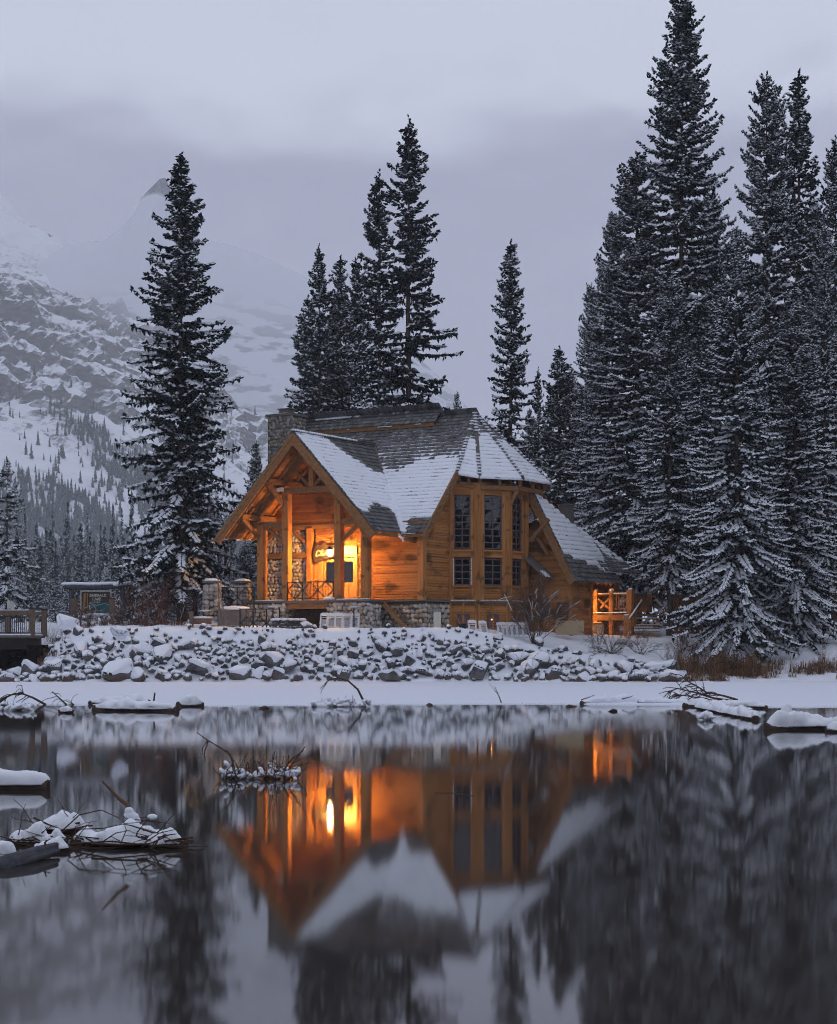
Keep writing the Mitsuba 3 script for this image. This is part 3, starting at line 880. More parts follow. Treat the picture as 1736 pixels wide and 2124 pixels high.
core('wall', [(-4.6, WV + .02), (-.72, WV + .02), (-.72, WV + .55), (1.98, WV + .55), (1.98, WV + .02), (WU - .02, WV + .02), (WU - .02, 15.6), (-4.6, 15.6)], GND - .6, 8.75)
core('upper_wall', [(-4.6, WV + .3), (WU - .02, WV + .3), (WU - .02, 12.9), (-4.6, 12.9)], 8.75, 9.0)
siding((2.0, WV), (WU, WV), FLOOR + .02, 8.75)
siding((-1.0, WV), (-.68, WV), FLOOR + .02, 7.9)
siding((-.9, WV), (2.0, WV), 7.55, 8.75)
hw_ = lambda z: max(0, (PZ - .35 - z) / math.tan(TH))
siding((-4.6, WV), (4.6, WV), 8.95, 12.9, step=.16, clip=lambda z: (4.6 - min(4.6, hw_(z)), 4.6 + min(4.6, hw_(z))))
hput(LG + '__gable_backing', MB().add([(-5.0, WV + .02, 8.7), (5.0, WV + .02, 8.7), (0, WV + .02, 13.7), (-5.0, WV + .1, 8.7), (5.0, WV + .1, 8.7), (0, WV + .1, 13.7)], [[0, 1, 2], [4, 3, 5]]), 'm_siding')
beam('wall_plate', (-4.7, WV - .05, 8.85), (WU, WV - .05, 8.85), .22, .24)
beam('panel_rail', (-4.6, WV - .06, 7.27), (-1.4, WV - .06, 7.27), .24, .30)
post('panel_post', -4.72, WV - .05, FLOOR, 8.8, .3)
post('panel_post', -2.88, WV - .06, FLOOR, 8.8, .27)
post('panel_post', -1.22, WV - .06, FLOOR, 8.8, .36)
for s_, u in ((1, -4.5), (-1, -1.5)):
    beam('knee_brace', (u + .05 * s_, WV - .1, 8.0), (u + .9 * s_, WV - .1, 8.72), .14, .2)
post('corner_post', WU - .02, WV - .02, FLOOR - .02, 8.9, .36)
post('wall_trim', 4.9, WV - .01, FLOOR, 8.3, .12) if False else None
siding((WU, WV), (WU, 6.24), FLOOR + .02, 7.2)
siding((WU, WV), (WU, 6.24), 7.52, 10.9, clip=lambda z: (max(0, min(2.84, (z - 8.0) / math.tan(th2) - .3)), 2.84))
beam('wall_belt', (WU + .03, WV, 7.36), (WU + .03, 6.24, 7.36), .14, .30, 'm_siding')
# ledge over the foundation
beam('ledge', (2.6, WV - .06, FLOOR - .04), (WU + .1, WV - .06, FLOOR - .04), .22, .10, 'm_greywood')
beam('ledge', (WU + .06, WV, FLOOR - .045), (WU + .06, 6.3, FLOOR - .045), .22, .10, 'm_greywood')
# ---- round glazed end
BW = [np.array(p, float) for p in ((WU, 6.24), (7.52, 7.02), (8.49, 8.69), (8.49, 10.67), (7.52, 12.3), (WU, 13.1))]
core('bay_core', [BW[0] + (-.3, .1), BW[1] + (-.55, .35), BW[2] + (-.62, .2), BW[3] + (-.62, 0), BW[4] + (-.5, -.3), BW[5] + (-.3, 0)], GND - .6, 11.3)
ZU0, ZU1, ZL0, ZL1 = 7.55, 10.52, 5.52, 7.02
fr = [(.16, .76), (.20, .80), (.22, .78), (.2, .8)]
for k in range(5):
    A, B = BW[k], BW[k + 1]
    L = float(np.linalg.norm(B - A))
    d = (B - A) / L
    nn = np.array([d[1], -d[0]])
    ax = np.array([[d[0], d[1], 0], [nn[0], nn[1], 0], [0, 0, 1]])
    P = lambda s, o, z: np.array([A[0] + d[0] * s + nn[0] * o, A[1] + d[1] * s + nn[1] * o, z])
    if k == 4:
        core('bay_back_wall', [A, B, B + (-.2, -.1), A + (-.2, -.2)], GND, 11.3, 'm_siding')
        continue
    f0, f1 = fr[k][0] * L, fr[k][1] * L
    wm = (f0 + f1) / 2
    ww = f1 - f0
    zlo, zhi = FLOOR, 11.25
    # plank surrounds
    for s0, s1 in ((0, f0), (f1, L)):
        hput(LG + '__bay_wall__plank', MB().box(P((s0 + s1) / 2, .03, (zlo + zhi) / 2), (s1 - s0 - .004, .10, zhi - zlo), ax), 'm_post')
    for za, zb in ((ZL1 + .04, ZU0 - .04), (ZU1 + .04, zhi)):
        hput(LG + '__bay_wall__plank', MB().box(P(wm, .035, (za + zb) / 2), (ww, .10, zb - za), ax), 'm_siding')
    siding(A + d * f0, A + d * f1, FLOOR, ZL0 - .04, key='bay_wall')
    hput(LG + '__bay_wall__sill', MB().box(P(wm, .10, ZL0 - .06), (ww + .24, .16, .09), ax), 'm_siding')
    hput(LG + '__bay_wall__sill', MB().box(P(wm, .10, ZU0 - .09), (ww + .24, .15, .09), ax), 'm_siding')
    hput(LG + '__bay_wall__sill', MB().box(P(wm, .10, ZL1 + .09), (ww + .24, .12, .07), ax), 'm_siding')
    for za, zb, rows in ((ZL0, ZL1, 4), (ZU0, ZU1, 8)):
        wk = numbered(LG + '__window')
        mb = MB()
        for s_ in (f0 + .035, f1 - .035):
            mb.box(P(s_, .02, (za + zb) / 2), (.07, .07, zb - za), ax)
        for z in (za + .035, zb - .035):
            mb.box(P(wm, .022, z), (ww, .06, .07), ax)
        mb.box(P(wm, .018, (za + zb) / 2), (.06, .05, zb - za - .1), ax)
        for r in range(1, rows):
            mb.box(P(wm, .016, za + (zb - za) * r / rows), (ww - .1, .045, .055), ax)
        mb.move(HM)
        put(wk, mb, 'm_frame')
        for r in range(rows):
            for c in range(2):
                s0 = f0 + .05 + (ww - .1) / 2 * c
                z0_ = za + (zb - za) * r / rows
                tl = rng.normal(0, .0012, 2)
                q = [P(s0, tl[0], z0_), P(s0 + (ww - .1) / 2, -tl[0], z0_), P(s0 + (ww - .1) / 2, tl[1], z0_ + (zb - za) / rows), P(s0, -tl[1], z0_ + (zb - za) / rows)]
                mb = MB().add(q, [[0, 1, 2, 3]]).move(HM)
                put(numbered(wk + '__pane'), mb, 'm_pane')
    if k == 0:
        for s_ in (f0 - .03, f1 + .03):
            hput(LG + '__window_trim_white', MB().box(P(s_, .085, (ZL0 + ZL1) / 2), (.035, .04, ZL1 - ZL0), ax), 'm_white')
    # timber basement below
    beam('bay_ledge', P(0, .06, FLOOR - .04), P(L, .06, FLOOR - .04), .24, .10, 'm_greywood')
    hput(LG + '__bay_ledge_snow', MB().beam(P(0, .11, FLOOR + .02), P(L, .11, FLOOR + .02), .14, .04), 'm_snow')
    core('basement_core', [A - nn * .02, B - nn * .02, B - nn * .5, A - nn * .5], GND - .6, FLOOR - .1)
    siding(A, B, GND - .3, FLOOR - .09, key='basement_wall')
    for s_ in np.linspace(.06, L - .06, 3):
        hput(LG + '__basement_wall__batten', MB().box(P(s_, .05, (GND + FLOOR) / 2 - .2), (.11, .06, FLOOR - GND + .2), ax), 'm_post')
    wk = numbered(LG + '__basement_window')
    hput_key = MB()
    for s_ in (-.32, .32):
        hput_key.box(P(L / 2 + s_, .06, 3.5), (.08, .07, .75), ax)
    hput_key.box(P(L / 2, .062, 3.90), (.72, .07, .08), ax).box(P(L / 2, .05, 3.5), (.56, .02, .72), ax)
    put(wk, hput_key.move(HM), 'm_frame')
for k in range(1, 4):
    post('bay_post', BW[k][0] + .03, BW[k][1] - .02, FLOOR - .0, 11.2, .36)
post('bay_post', BW[0][0] + .02, BW[0][1] - .02, FLOOR, 11.2, .26)
# eave ring of the round end, rafters and brackets
ctr = np.array([6.0, 9.6])
ring = []
for p in EV:
    q = p[:2] + (ctr - p[:2]) * .12
    ring.append(np.array([q[0], q[1], p[2] - .52]))
for k in range(4):
    beam('eave_beam', ring[k], ring[k + 1], .2, .24)
    for t in (0.02, .5):
        p = EV[k] * (1 - t) + EV[k + 1] * t
        dd = unit(APX - p)
        beam('rafter', p + dd * .12 + [0, 0, -.17], p + dd * 1.6 + [0, 0, -.17], .10, .17)
        beam('eave_stub', p * .93 + np.array([ctr[0], ctr[1], p[2]]) * .07 + [0, 0, -.40], p * .93 + np.array([ctr[0], ctr[1], p[2]]) * .07 + [0, 0, -.10], .12, .14)
beam('bracket', (BW[2][0], BW[2][1], 9.75), ring[2] + [0, 0, -.1], .16, .2)
beam('bracket', (BW[3][0], BW[3][1], 9.55), ring[3] + [0, 0, -.1], .16, .2)
beam('bracket_arm', (BW[3][0] - .2, BW[3][1], 10.9), ring[3] + [0, 0, -.06], .2, .24)
beam('bracket_arm', (BW[2][0] - .2, BW[2][1], 10.9), ring[2] + [0, 0, -.06], .2, .24)
beam('bracket', (BW[1][0], BW[1][1], 9.75), ring[1] + [0, 0, -.1], .16, .2)
beam('rake_board', (6.86, 2.55, 8.07), (6.86, 6.0, 8.07 + 3.45 * math.tan(th2)), .09, .40, 'm_timber')
# main eave details
beam('eave_board', (4.9, 2.83, 8.12), (6.84, 2.83, 8.12), .06, .16)
beam('eave_board', (5.22, .15, 8.10), (5.22, 2.79, 8.10), .06, .16)
beam('rain_leader', (5.3, 2.6, 8.05), (5.6, WV, 7.85), .3, .22)
# ---- porch frame
PF = 1.75
for u in (-3.45, 3.60):
    post('porch_post', u, PF, FLOOR, 8.95, .42)
for u in (-1.72, 1.82):
    post('porch_post', u, PF, FLOOR, 10.75, .40)
beam('tie_beam', (-3.95, PF, 8.95), (-1.72, PF, 8.95), .3, .32)
beam('tie_beam', (1.82, PF, 8.95), (4.1, PF, 8.95), .3, .32)
beam('collar_beam', (-2.35, PF, 10.80), (2.35, PF, 10.80), .30, .34)
post('king_post', 0, PF, 10.95, 13.0, .28)
for s_ in (-1, 1):
    beam('truss_rafter', (s_ * 4.45, PF, 8.80), (s_ * .05, PF, 13.25), .26, .30)
    beam('truss_strut', (s_ * .15, PF, 11.0), (s_ * 1.25, PF, 12.0), .16, .18)
    beam('truss_brace', (s_ * 1.95, PF, 7.9), (s_ * 3.2, PF, 8.85), .14, .2)
    for u, z, dz in ((3.75, 9.35, 1.15), (1.95, 11.25, 1.25)):
        beam('purlin', (s_ * u, .18, z), (s_ * u, WV, z), .24, .30)
        beam('purlin_brace', (s_ * u * .955, PF - .12, z - dz), (s_ * u, .36, z - .12), .16, .22)
    beam('rafter_tail', (s_ * 5.0, .9, 8.25), (s_ * 3.4, .9, 9.93), .12, .2) if s_ < 0 else None
    for v_ in (.55, 1.25, 2.2, 3.0):
        beam('rafter', (s_ * 5.1, v_, 8.22), (s_ * .3, v_, 13.24), .11, .18)
    # the two rake boards of the gable
    d = np.array([-s_ * CT, 0, ST])
    nn = np.array([s_ * ST, 0, CT])
    for off, v_, h, t in ((-.26, -.05, .44, .10), (-.10, -.12, .17, .05)):
        beam('rake_board', np.array([s_ * 5.42, v_, EZ - .15]) + nn * off, np.array([0, v_, PZ]) + nn * off - d * .02, t, h, 'm_timber', up=nn)
    # planked ceiling
    for q in range(26):
        b0 = .15 + q * .285
        pA = np.array([s_ * 5.28, 0, EZ]) + d * (b0 + .14) - nn * .150
        vb = 2.9 + (b0 / LP) * .6
        hput(LG + '__porch_ceiling_board', MB().beam(pA + [0, .02, 0], pA + [0, 3.4, 0], .278, .03, nn), 'm_siding')
beam('ridge_beam', (0, .2, 13.28), (0, WV, 13.28), .26, .34)
beam('ridge_brace', (0, PF - .1, 12.0), (0, .32, 13.15), .16, .22)
# floor
hput(LG + '__porch_floor', MB().box((0, (PV + WV) / 2 + .1, FLOOR - .08), (8.4, WV - PV + .2, .14)), 'm_greywood')
beam('floor_beam', (-1.5, PV + .2, FLOOR - .28), (1.5, PV + .2, FLOOR - .28), .2, .40)
# lattice under the floor
la = MB()
lb = []
for q in np.arange(-1.9, 1.9, .16):
    for s_ in (-1, 1):
        pts = [(u, z) for u, z in ((q, GND - .1), (q + s_ * 1.4, GND + 1.3))]
        (u0, z0), (u1, z1) = pts
        ln = shapely.LineString(pts).intersection(shapely.box(-1.45, GND - .2, 1.4, FLOOR - .48))
        if ln.length > .1:
            c = list(ln.coords)
            hput(LG + '__lattice__slat', MB().beam((c[0][0], PV + .34 + .02 * s_, c[0][1]), (c[1][0], PV + .34 + .02 * s_, c[1][1]), .018, .045, (0, 1, 0)), 'm_sign')
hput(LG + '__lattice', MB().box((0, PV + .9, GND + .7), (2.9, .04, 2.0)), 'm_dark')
# door, frame, board over it
DZ = FLOOR + .02
dk = LG + '__door'
ax = np.eye(3)
hput(LG + '__door_frame', MB().box((-.55, WV + .02, DZ + 1.28), (.26, .22, 2.56)).box((1.86, WV + .02, DZ + 1.28), (.22, .22, 2.56)).box((.66, WV + .02, DZ + 2.50), (2.18, .21, .18)), 'm_door')
for s_, (u0, u1) in enumerate(((-.40, .64), (.68, 1.73))):
    k = numbered(dk)
    cu = (u0 + u1) / 2
    mb = MB()
    for u in (u0 + .07, u1 - .07):
        mb.box((u, WV + .08, DZ + 1.19), (.14, .06, 2.36))
    mb.box((cu, WV + .081, DZ + 2.27), (u1 - u0 - .28, .06, .2)).box((cu, WV + .081, DZ + .93), (u1 - u0 - .28, .06, .16)).box((cu, WV + .081, DZ + .09), (u1 - u0 - .28, .06, .16))
    mb.box((cu, WV + .082, DZ + .5), (.12, .06, .70)).box((cu, WV + .1, DZ + .5), (u1 - u0 - .26, .03, .72))
    put(k, mb.move(HM), 'm_door')
    hput(k + '__pane', MB().add([(u0 + .14, WV + .085, DZ + 1.0), (u1 - .14, WV + .085, DZ + 1.0), (u1 - .14, WV + .085, DZ + 2.18), (u0 + .14, WV + .085, DZ + 2.18)], [[0, 1, 2, 3]]), 'm_pane')
    hput(k + '__handle', MB().beam((u1 - .08 if s_ == 0 else u0 + .08, WV + .02, DZ + .95), (u1 - .08 if s_ == 0 else u0 + .08, WV + .02, DZ + 1.15), .03, .05), 'm_iron')


def lettering(text, h, org, e, up, depth=.02, bold=True, slant=0.0, stretch=1.0):
    m = meshkit.text_mesh(text, h, depth, bold=bold)
    v = np.array(m.vertices)
    v[:, 0] = (v[:, 0] * stretch + slant * v[:, 1])
    e, up = unit(e), unit(up)
    return MB().add(np.asarray(org, float) + v[:, :1] * e + v[:, 1:2] * up + v[:, 2:] * np.cross(e, up), m.faces)


hput(LG + '__name_board', MB().box((.55, WV - .06, DZ + 2.80), (2.75, .06, .46)), 'm_cream')
hput(LG + '__name_board__lettering', lettering('ON THE LAKE', .20, (-.62, WV - .09, DZ + 2.70), (1, 0, 0), (0, 0, 1), .012), 'm_signpale')
# ---- right wing walls
XV, XU = 11.6, 11.0
rk = lambda z: (11.6 - (z - WE + .35) / math.tan(tw)) - .35
core('wing_core', [(6.6, XV + .03), (XU - .02, XV + .03), (XU - .02, 14.08), (6.6, 15.2)], GND - .8, 6.0)
siding((7.6, XV), (XU, XV), GND - .5, 10.6, key='wing_wall', clip=lambda z: (0, min(XU - 7.6, rk(z) - 7.6)))
hput(LG + '__wing_gable_backing', MB().add([(7.0, XV + .025, 2.5), (XU, XV + .025, 2.5), (XU, XV + .025, 6.2), (8.3, XV + .025, 11.2), (7.0, XV + .025, 11.2)], [[0, 1, 2], [0, 2, 3], [0, 3, 4]]), 'm_dark')
siding((XU, XV), (XU, 14.1), GND - .6, 6.1, key='wing_wall')
post('wing_corner_board', XU, XV, GND - .5, 6.1, .16)
post('wing_corner_board', XU, 14.1, GND - .7, 6.1, .18)
d = unit((-cw, 0, sw))
for off, v_, h, t in ((-.24, 10.95, .40, .10), (-.08, 10.90, .15, .05)):
    n_ = np.array([sw, 0, cw])
    beam('wing_rake_board', np.array([11.62, v_, WE - .05]) + n_ * off, np.array([8.3, v_, WE + (11.6 - 8.3) * math.tan(tw)]) + n_ * off, t, h, 'm_timber', up=n_)
for v_ in np.arange(11.5, 16.9, .62):
    beam('rafter_tail', (11.5, v_, WE - .12), (10.6, v_, WE + .9), .10, .16)
beam('wing_purlin', (10.35, 10.95, 7.55), (10.35, XV + .2, 7.55), .2, .24)
beam('wing_purlin_brace', (8.75, 10.9, 8.15), (9.95, 10.9, 9.35), .15, .2)
beam('wing_strut', (8.9, 11.2, 8.6), (9.75, 11.2, 7.35), .15, .2)
hput(LG + '__lean_to_roof', MB().beam((8.3, 11.0, 7.45), (9.95, 11.0, 6.05), 1.3, .1), 'm_greywood')
hput(LG + '__lean_to_roof__snow', MB().beam((9.62, 10.7, 6.40), (10.0, 10.7, 6.08), .5, .06), 'm_snow')
# wing window
hput(LG + '__wing_window', MB().box((10.16, XV - .05, 4.06), (.06, .08, 1.06)).box((10.84, XV - .05, 4.06), (.06, .08, 1.06)).box((10.5, XV - .05, 4.60), (.8, .09, .07)).box((10.5, XV - .05, 3.53), (.8, .10, .07)).box((10.5, XV - .05, 4.06), (.05, .06, 1.0)), 'm_frame')
hput(LG + '__wing_window__pane', MB().box((10.5, XV - .035, 4.06), (.66, .02, 1.0)), 'm_dark')
hput(LG + '__wing_window', MB().box((9.35, XV - .05, 4.2), (.62, .06, .9)), 'm_frame')
hput(LG + '__wing_chimney', MB().box((9.25, 14.4, 9.3), (.66, .66, 2.2)).box((9.25, 14.4, 10.42), (.78, .78, .08)), 'm_greywood')
hput(LG + '__second_wing_wall', MB().box((8.4, 18.4, 4.6), (3.2, 3.2, 3.8)), 'm_siding')
# ---- stairs at the porch side
for q in range(6):
    hput(LG + '__porch_stair__tread', MB().box((4.75 + q * .26, 2.55, FLOOR - .32 - q * .25), (.30, 1.0, .06)), 'm_timber')
beam('porch_stair', (4.55, 2.0, FLOOR - .22), (6.25, 2.0, GND - .1), .06, .26)
# ---- iron railing on the porch
def iron_panel(mb, A, B, z0, z1, n):
    A, B = np.array(A, float), np.array(B, float)
    for z in (z0, z1):
        mb.beam((*A, z), (*B, z), .04, .04)
    for i in range(n + 1):
        p = A + (B - A) * i / n
        mb.beam((*p, z0 - .12), (*p, z1), .05, .05)
    for i in range(n):
        p, q = A + (B - A) * i / n, A + (B - A) * (i + 1) / n
        m = (p + q) / 2
        zm = (z0 + z1) / 2
        for a, b in (((p, zm), (m, z1)), ((m, z1), (q, zm)), ((q, zm), (m, z0)), ((m, z0), (p, zm))):
            mb.beam((*a[0], a[1]), (*b[0], b[1]), .045, .045)
        mb.beam((*m, z0), (*m, z1), .018, .018)
        mb.beam((*p, zm), (*q, zm), .018, .018)
        for t in (.3, .7):
            x = p + (q - p) * t
            mb.beam((*x, z0), (*x, z1), .014, .014)
        for t in (.3, .7):
            mb.beam((*p, z0 + (z1 - z0) * t), (*q, z0 + (z1 - z0) * t), .014, .014)
    return mb


hput(LG + '__porch_railing', iron_panel(MB(), (-1.5, 1.5), (1.6, 1.5), FLOOR + .1, FLOOR + 1.02, 3), 'm_iron')
hput(LG + '__porch_railing__snow', MB().sphere((1.35, 1.45, FLOOR + .06), (.4, .25, .14)), 'm_snow', smooth=True)
# ---- lamps
def lamp(key, p, r, rad, label):
    put(key + '__bulb', MB().sphere(p, r), 'm_white', smooth=True, emitter={'type': 'area', 'radiance': {'type': 'rgb', 'value': rad}})
    return key


pl = W((.86, 2.25, 7.26))
lamp('porch_lamp', pl, .15, [700, 325, 74], '')
put('porch_lamp__hood', MB().tube([pl + [0, 0, .40], pl + [0, 0, .32], pl + [0, 0, .19]], [.04, .12, .21], 14), 'm_iron', smooth=30)
put('porch_lamp__arm', MB().beam(pl + [0, 0, .28], W((1.66, 1.80, 7.6)), .03, .03), 'm_iron')
tag('porch_lamp', 'glaring orange lamp on the porch post beside the script sign', 'lamp')
# script sign hanging left of the lamp
sg = W((-.12, 3.10, 7.42))
se, su = np.array([CA, -SA, 0]), np.array([.06, 0, 1.0])
e1 = unit(se + np.array([0, 0, .10]))
sn = np.cross(e1, unit(su))
plate = Polygon([(-.75, -.18), (-.62, -.46), (-.1, -.40), (.8, -.26), (1.05, -.10), (1.02, .16), (.6, .25), (.2, .26), (-.05, .46), (-.25, .30), (-.42, .40), (-.68, .22)]).buffer(.06)
m = trimesh.creation.extrude_polygon(plate, .06, engine='earcut')
pv = np.array(m.vertices)
put('script_sign', MB().add(sg + pv[:, :1] * e1 + pv[:, 1:2] * np.array([0, 0, 1.0]) + (pv[:, 2:] - .06) * sn, m.faces), 'm_sign')
t = meshkit.text_mesh('Cilantro', .34, .03, bold=True)
tv = np.array(t.vertices)
tv[:, 0] = tv[:, 0] * .92 + .35 * tv[:, 1]
put('script_sign__lettering', MB().add(sg + (tv[:, :1] - .66) * e1 + (tv[:, 1:2] - .20) * np.array([0, 0, 1.0]) + (tv[:, 2:] + .004) * sn, t.faces), 'm_cream')
put('script_sign__bracket', MB().beam(sg + [0, .02, .1], sg + [.1, .26, .1], .03, .03), 'm_iron')
tag('script_sign', 'dark shaped sign with pale slanted script on the wall left of the porch door', 'sign')
dl = W((10.3, 14.42, 4.45))
lamp('deck_lamp', dl, .08, [380, 172, 38], '')
put('deck_lamp__bracket', MB().beam(dl + [0, 0, .1], W((10.3, 14.1, 4.7)), .04, .04), 'm_iron')
tag('deck_lamp', 'orange wall lamp hidden behind the rear corner of the right wing, lighting the deck', 'lamp')
def re_end(k):
    e = k.split('__')[-1]
    return e[:-4] if e[-3:].isdigit() else e


# ------------------------------------------------------------------ rip-rap bank
def snow_on(V, Fc, thick, seed, edge=.32, cut=(.05, .45), shrink=.80, it=3, noise_s=2.0):
    """a coat of snow for the upward sides of a solid, as a mesh of its own"""
    m = trimesh.Trimesh(V, Fc, process=True)
    vv_, ff_ = trimesh.remesh.subdivide_to_size(m.vertices, m.faces, edge, max_iter=12)
    m = trimesh.Trimesh(vv_, ff_, process=True)
    ext = m.extents.copy()
    trimesh.smoothing.filter_laplacian(m, iterations=it)
    v = np.array(m.vertices)
    c = v.mean(0)
    v = (v - c) * (ext / np.maximum(m.extents, 1e-6)) * 1.0 + c
    m.vertices = v
    nz = m.vertex_normals[:, 2] + .45 * (meshkit.fbm(v * noise_s / max(ext.max(), .1) * 2, 3, seed) - .5)
    k = sm(cut[0], cut[1], nz)[:, None]
    v = c + (v - c) * (shrink + (1.03 - shrink) * k)
    v = v + np.array([0, 0, thick]) * k
    return v, np.array(m.faces)


def rock(seed, n=13, dims=(1, .85, .7)):
    g = np.random.default_rng(seed)
    p = g.normal(0, 1, (n, 3))
    p /= np.linalg.norm(p, axis=1, keepdims=True)
    p *= g.uniform(.80, 1.08, (n, 1))
    h = trimesh.convex.convex_hull(p * dims)
    return np.array(h.vertices), np.array(h.faces)


KINDS, CAPS = [], []
for q in range(12):
    v, f = rock(100 + q, 12 + q % 4, (1, .75 + .03 * (q % 5), .62 + .05 * (q % 4)))
    cap = snow_on(v, f, .20, 200 + q, edge=.26, cut=(-.06, .42), shrink=.74)
    KINDS.append((mikit.ply((v, f), 'm_rock', smooth=28), mikit.ply(cap, 'm_snow', smooth=True), (v, f)))
    CAPS.append(snow_on(v, f, .20, 200 + q, edge=.5, cut=(-.06, .42), shrink=.74))
g = np.random.default_rng(77)
spots = []
tries = 0
while len(spots) < 298 and tries < 40000:
    tries += 1
    x = g.uniform(-22.0, 13.4)
    t = g.random()
    w = 4.0 + 3.5 * sm(9, 15, x)
    y = shore(x) + .15 + t * w * (1.02 - .25 * sm(6, 12, x))
    r = (.22 + .62 * g.random() ** 1.9) * (1.12 - .34 * t)
    if (t > .72 and g.random() < .82) or (t > .62 and r > .42):
        continue
    if all((x - a) ** 2 + ((y - b) * 1.15) ** 2 > (.62 * (r + c)) ** 2 for a, b, c, _ in spots):
        spots.append((x, y, r, t))
spots.sort(key=lambda s_: s_[1])
for x, y, r, t in spots:
    z = float(ground_z(x, y))
    a, b, _ = KINDS[g.integers(len(KINDS))]
    T = T4().translate([x, y, z + .13 + r * g.uniform(-.22, .16) - .25 * r * (t > .7)]).rotate([0, 0, 1], g.uniform(0, 360)).scale([r * g.uniform(.95, 1.3), r * g.uniform(.8, 1.05), r * g.uniform(.85, 1.2)])
    k = numbered('boulder')
    scene[k] = {**a, 'to_world': T}
    scene[k + '__snow_cap'] = {**b, 'to_world': T}
    where = 'by the footbridge' if x < -16.5 else 'below the lodge sign' if x < -10.5 else 'below the stone pillars' if x < -7 else 'below the porch' if x < -2 else 'below the round glazed end' if x < 4.5 else 'below the right wing' if x < 9 else 'at its right end'
    row = 'at the icy foot' if t < .14 else 'in the second tier' if t < .32 else 'in the middle' if t < .55 else 'in the upper part'
    size = 'very big' if r > .66 else 'big' if r > .48 else 'mid-sized' if r > .32 else 'small'
    tag(k, f'{size} snowy boulder {row} of the bank {where}', 'boulder', f'{size} boulders {row} of the bank {where}')
rub, rubs = MB(), MB()
placed = [(a, b, c) for a, b, c, _ in spots]
for q in range(2600):
    x, t = g.uniform(-22, 13.5), g.random()
    w = 4.0 + 3.5 * sm(9, 15, x)
    y = shore(x) + .1 + t * w * (.92 - .25 * sm(6, 12, x))
    r = g.uniform(.10, .34) * (1.1 - .5 * t)
    if any((x - a) ** 2 + ((y - b) * 1.15) ** 2 < (.56 * (r + c)) ** 2 for a, b, c in placed) or (t > .72 and g.random() < .7) or len(placed) > 900:
        continue
    placed.append((x, y, r))
    v, f = KINDS[q % 12][2]
    th = g.uniform(0, 6.28)
    M = np.array([[math.cos(th), math.sin(th), 0], [-math.sin(th), math.cos(th), 0], [0, 0, 1]])
    p = np.array([x, y, float(ground_z(x, y)) + .07 + r * g.uniform(-.1, .2)])
    rub.add(v @ M * r + p, f)
    if r > .13:
        cv, cf = CAPS[q % 12]
        rubs.add(cv @ M * r + p, cf)
put('rubble', rub, 'm_rock', smooth=28)
put('rubble__snow_caps', rubs, 'm_snow', smooth=True)
tag('rubble__snow_caps', kind='stuff')
tag('rubble', 'small stones filling the gaps of the snowy bank', kind='stuff')


# ------------------------------------------------------------------ shrubs, grass
def shrub(seed, base, h, spread, n, r0=.016, lev=2, up=1.0, snowy=.25, sub=(4, 8)):
    g = np.random.default_rng(seed)
    mb, sn = MB(), MB()

    def grow(p, d, L, r, lv):
        k = 6 if lv == lev else 4
        pts = [p]
        for i in range(k):
            d = unit(d + g.normal(0, .16, 3) + np.array([0, 0, .10 * up]) * (1 if lv == lev else .3))
            pts.append(pts[-1] + d * L / k)
        pts = np.array(pts)
        mb.tube(pts, np.linspace(r, r * .45, len(pts)), 4 if lv == lev else 3, cap=False)
        if r > .008 and g.random() < snowy and abs(d[2]) < .93:
            i0 = int(g.integers(0, max(1, len(pts) - 2)))
            sn.tube(pts[i0:i0 + 3] + [0, 0, r * 1.0], [r * .7, r * 1.25, r * .6], 5)
        if lv > 0:
            for _ in range(int(g.integers(*sub))):
                t = g.uniform(.25, 1)
                j = min(len(pts) - 2, int(t * (len(pts) - 1)))
                q = pts[j] + (pts[j + 1] - pts[j]) * g.random()
                grow(q, unit(d + g.normal(0, .55, 3)), L * g.uniform(.25, .50), r * .5, lv - 1)

    for _ in range(n):
        a = g.uniform(0, 2 * math.pi)
        s_ = g.uniform(.15, 1)
        d = unit(np.array([math.cos(a) * spread * s_, math.sin(a) * spread * s_, 1.0]))
        grow(np.asarray(base, float) + np.array([math.cos(a), math.sin(a), 0]) * .12 * s_ + g.normal(0, .03, 3), d, h * g.uniform(.6, 1.05), r0 * g.uniform(.7, 1.2), lev)
    return mb, sn


def bush(name, seed, px, Y, h, spread, n, label, bs='m_twig', group=None, z=None, cat='shrub', **kw):
    x = (px - 868) / F * Y
    zz = float(ground_z(x, Y)) if z is None else z
    mb, sn = shrub(seed, (x, Y, zz), h, spread, n, **kw)
    k = numbered(name)
    put(k + '__branches', mb, bs)
    if sn.n:
        put(k + '__snow', sn, 'm_snow', smooth=True)
    tag(k, label, cat, group)


